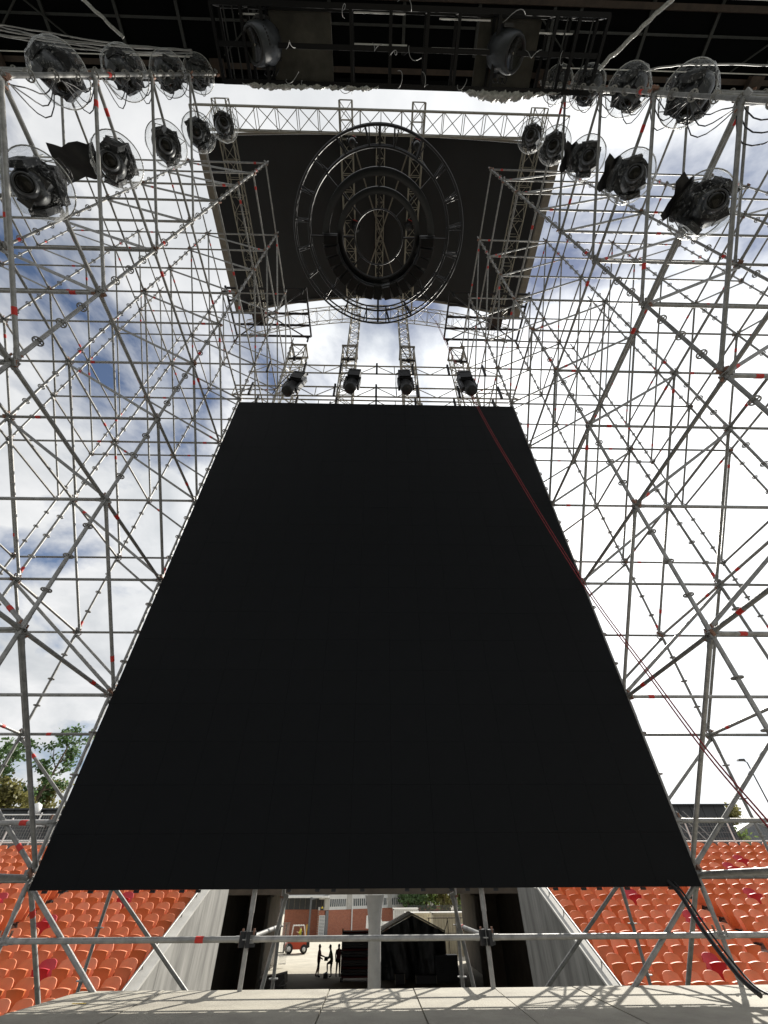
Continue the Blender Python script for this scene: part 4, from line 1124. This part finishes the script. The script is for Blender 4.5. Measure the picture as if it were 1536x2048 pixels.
# driver: sitting
J = {'pelvis':((0,.05,.12),(.15,.12)),'spine':((0,.08,.34),(.14,.1)),'chest':((0,.06,.55),(.165,.11)),'neck':((0,.03,.69),.055),'head':((0,.0,.83),(.085,.105)),'crown':((0,.0,.905),.07)}
E_ = [('pelvis','spine'),('spine','chest'),('chest','neck'),('neck','head'),('head','crown')]
for s, n in ((-1,'l'),(1,'r')):
    J['sh'+n] = ((s*.2,.05,.6),.06); J['el'+n] = ((s*.26,-.08,.36),.045); J['wr'+n] = ((s*.16,-.32,.42),.033); J['ha'+n] = ((s*.14,-.4,.45),.035)
    J['hp'+n] = ((s*.1,.0,.1),.1); J['kn'+n] = ((s*.12,-.42,.14),.065); J['an'+n] = ((s*.12,-.48,-.28),.042); J['to'+n] = ((s*.12,-.62,-.32),.04)
    E_ += [('chest','sh'+n),('sh'+n,'el'+n),('el'+n,'wr'+n),('wr'+n,'ha'+n),('pelvis','hp'+n),('hp'+n,'kn'+n),('kn'+n,'an'+n),('an'+n,'to'+n)]
def pk(c):
    if c.z < -.24: return 3
    if c.z < .22 and c.y > -.3: return 1
    if c.z > .70 or c.y < -.2: return 2
    return 0
person((-3.96,64.58,GZ+1.2), radians(-90)+.2, J, E_, 'person in hi-vis yellow vest sitting at the forklift wheel', {'mats':[hivis,clothd,skin,boot],'pick':pk})
# stack of folded black cases beside the column
t = thing('case_stack', 'tall rolling rack stacked with dark slatted panels left of the column', 'rack', (2.75,46.6,GZ), None)
for k in range(16): MB().box((0,0,.25+k*.155),(2.3,1.2,.11)).obj('panel', blackp if k % 3 else clothr, t)
for s in (-1,1):
    m = MB(); m.box((s*1.1,-.62,1.4),(.09,.06,2.8)); m.obj('upright', blacks, t)
    m = MB()
    for k in range(13): m.box((s*1.1,-.655,.25+k*.19),(.08,.01,.07),Euler((0,.6,0)).to_matrix())
    m.obj('hazard_stripe', whitep, t)
    for y in (-.5,.5): m = MB(); m.lathe([(0,-.03),(.09,-.03),(.09,.03),(0,.03)],(s*1.0,y,.09),14,0,(1,0,0)); m.obj('castor', rubber, t)
# marquee
t = thing('marquee_tent', 'black peaked marquee with pale roof edge right of the column', 'tent', (7.2,46.5,GZ))
for s, nm in ((-1,'left'),(1,'right')):
    m = MB(); m.prism([(0,-.1,3.62),(s*2.6,-.1,2.6),(s*2.6,-.1,2.5),(0,-.1,3.52)],(0,5,0)); m.obj('roof_slope', creams, t)
n, k = 30, 12; vs = []
for i in range(n+1):
    for j in range(k+1):
        x = -2.5+5*i/n; top = 3.5-abs(x)*.39; z = top*j/k
        vs.append((x, .03*sin(i*1.3+j*.6)+R.uniform(-.03,.03)+.12*sin(i*.45)*(1-j/k), z))
m = MB(); m.add(vs, [(i*(k+1)+j,(i+1)*(k+1)+j,(i+1)*(k+1)+j+1,i*(k+1)+j+1) for i in range(n) for j in range(k)], 0, True); m.obj('front_curtain', tarp, t)
for s in (-1,1): MB().box((s*2.52,2.5,1.25),(.05,4.9,2.5)).obj('side_wall', tarp, t)
m = MB()
for s in (-1,1): m.tube((s*2.52,-.06,0),(s*2.52,-.06,2.55),.04,8)
m.obj('frame_leg', galv, t)
# cabinet and boxes beside the marquee
t = thing('power_cabinet', 'grey power cabinet with louvred doors in front of the marquee', 'cabinet', (9.55,45.0,GZ))
MB().box((0,.35,.75),(1.7,.7,1.3)).obj('body', greyp, t); MB().box((0,.35,.05),(1.6,.6,.1)).obj('plinth', blackp, t)
for s in (-1,1):
    d = MB().box((s*.42,-.02,.78),(.8,.04,1.2)).obj('door', greyp, t)
    for k in range(6): MB().box((s*.42,-.05,.55+k*.1),(.4,.03,.04)).obj('slat', blackp, d)
for x, w_, h_, lab in ((7.9,1.5,.42,'low grey case beside the power cabinet'),(6.0,.7,.5,'small black case in front of the marquee')):
    t = thing('flight_case', lab, 'case', (x,44.6,GZ)); MB().box((0,0,h_/2+.05),(w_,.6,h_-.02)).obj('body', greyp if w_ > 1 else blackp, t)
    m = MB()
    for s in (-1,1): m.box((s*w_/2,-.3,h_/2+.05),(.05,.03,h_))
    m.obj('edge_trim', alu, t)
    for s in (-1,1): MB().box((s*(w_/2-.1),0,.03),(.08,.3,.06)).obj('castor', rubber, t)
t = thing('flight_case', 'stack of black ribbed cases at the left tunnel wall', 'case stack', (-1.3,32.0,GZ))
for k in range(4):
    MB().box((.05*k,0,.35+k*.42),(1.6-.1*k,1.0,.38),Euler((0,-.06*k,0)).to_matrix()).obj('case', blackp, t)
    for q in range(3): MB().box((-.5+q*.5+.05*k,-.51,.35+k*.42),(.3,.03,.05),Euler((0,-.7,0)).to_matrix()).obj('catch', greyp, t)
# containers
def container(x, y, L, H, lab, mt, rz=0):
    t = thing('site_container', lab, 'container', (x,y,GZ), 'site containers in the yard', rz)
    MB().box((0,1.25,H/2),(L-.1,2.4,H-.1)).obj('body', mt, t)
    n = int(L/.28)
    for k in range(n): MB().box((-L/2+L*(k+.5)/n,0,H/2),(L/n*.55,.06,H-.25)).obj('rib', mt, t)
    m = MB(); m.box((0,-.01,H-.06),(L,.1,.12)); m.box((0,-.01,.07),(L,.1,.14)); m.box((-L/2+.05,-.01,H/2),(.1,.1,H)); m.box((L/2-.05,-.01,H/2),(.1,.1,H)); m.obj('frame', mt, t)
    m = MB(); m.box((0,1.25,H+.02),(L+.05,2.6,.06)); m.obj('roof', concl, t)
container(12.9,61.0,5.0,3.15,'cream ribbed site container right of the marquee',creams)
container(9.6,66.0,3.6,3.0,'cream container partly hidden behind the marquee roof',creams)
container(8.5,76.0,3.4,3.1,'white container farther back in the yard',whitew)
t = thing('walkway_rail', 'thin steel walkway railing in front of the cream container', 'railing', (11.7,56.5,GZ))
m = MB(); m.tube((-2.3,0,2.95),(1.6,0,2.95),.035,6); m.tube((-2.3,0,1.9),(1.6,0,1.9),.025,6); m.obj('rail', brownb, t)
for x in (-2.2,-.3,1.5): m = MB(); m.tube((x,0,0),(x,0,2.95),.035,6); m.obj('post', brownb, t)
for x in (-.3,1.5): m = MB(); m.bar((x,0,2.8),(x-.7,0,1.4),.06,.06); m.obj('brace', blacks, t)
# pickup truck and pallet, far yard fence, far trees
t = thing('parked_truck', 'white truck parked by the brick wall behind the column', 'truck', (4.6,80,GZ+.6), rz=.5)
MB().prism([(-1.2,-.9,.5),(1.6,-.9,.5),(1.6,-.9,1.1),(.4,-.9,1.2),(0,-.9,1.75),(-1.1,-.9,1.75)],(0,1.8,0)).obj('cab', whitep, t)
MB().box((2.8,0,.8),(2.4,1.8,.6)).obj('tray', silver, t); MB().box((-.5,-.92,1.4),(.8,.02,.4)).obj('window', glassd, t)
for x in (-.5,2.8):
    for s in (-1,1): m = MB(); m.lathe([(0,-.12),(.38,-.12),(.38,.12),(0,.12)],(x,s*.85,.38-.6+.0),16,0,(0,1,0)); m.obj('wheel', rubber, t)
t = thing('panel_pallet', 'pallet of pale panels beside the column', 'pallet', (3.1,70,GZ+.3))
for k in range(4): MB().box((0,0,.25+k*.16),(2.2,1.2,.12)).obj('panel', whitew, t)
MB().box((0,0,-.07),(2.2,1.2,.46)).obj('base', tan, t)
MB().prism([(-2,75,GZ+.003),(60,75,GZ+.003),(60,200,GZ+.9),(-2,200,GZ+.003)],(0,0,-.05)).obj('yard_slope', dirt, kind='structure')
t = thing('yard_fence', 'dark palisade fence below the far trees', 'fence', (15.5,88,GZ))
m = MB()
for k in range(90): m.box((-6+k*.14,0,1.6),(.07,.03,3.2))
m.obj('pales', darkshed, t, kind='stuff')
for zz_ in (.5,2.6): MB().box((.3,.05,zz_),(12.6,.05,.08)).obj('rail', darkshed, t)
for k, (x, y, H) in enumerate(((10.5,96,8.2),(13.5,98,9.5),(16.5,97,8.8),(20,99,9.6))):
    tree(x,y,GZ,H,'%s of the far grey-green trees beyond the yard fence' % ('leftmost','second','third','rightmost')[k], (leafd,leaf,leafy,leaf)[k], 30+k, 3.4, 24, 4, 20, .5, crown0=.2, group='far trees beyond the yard')
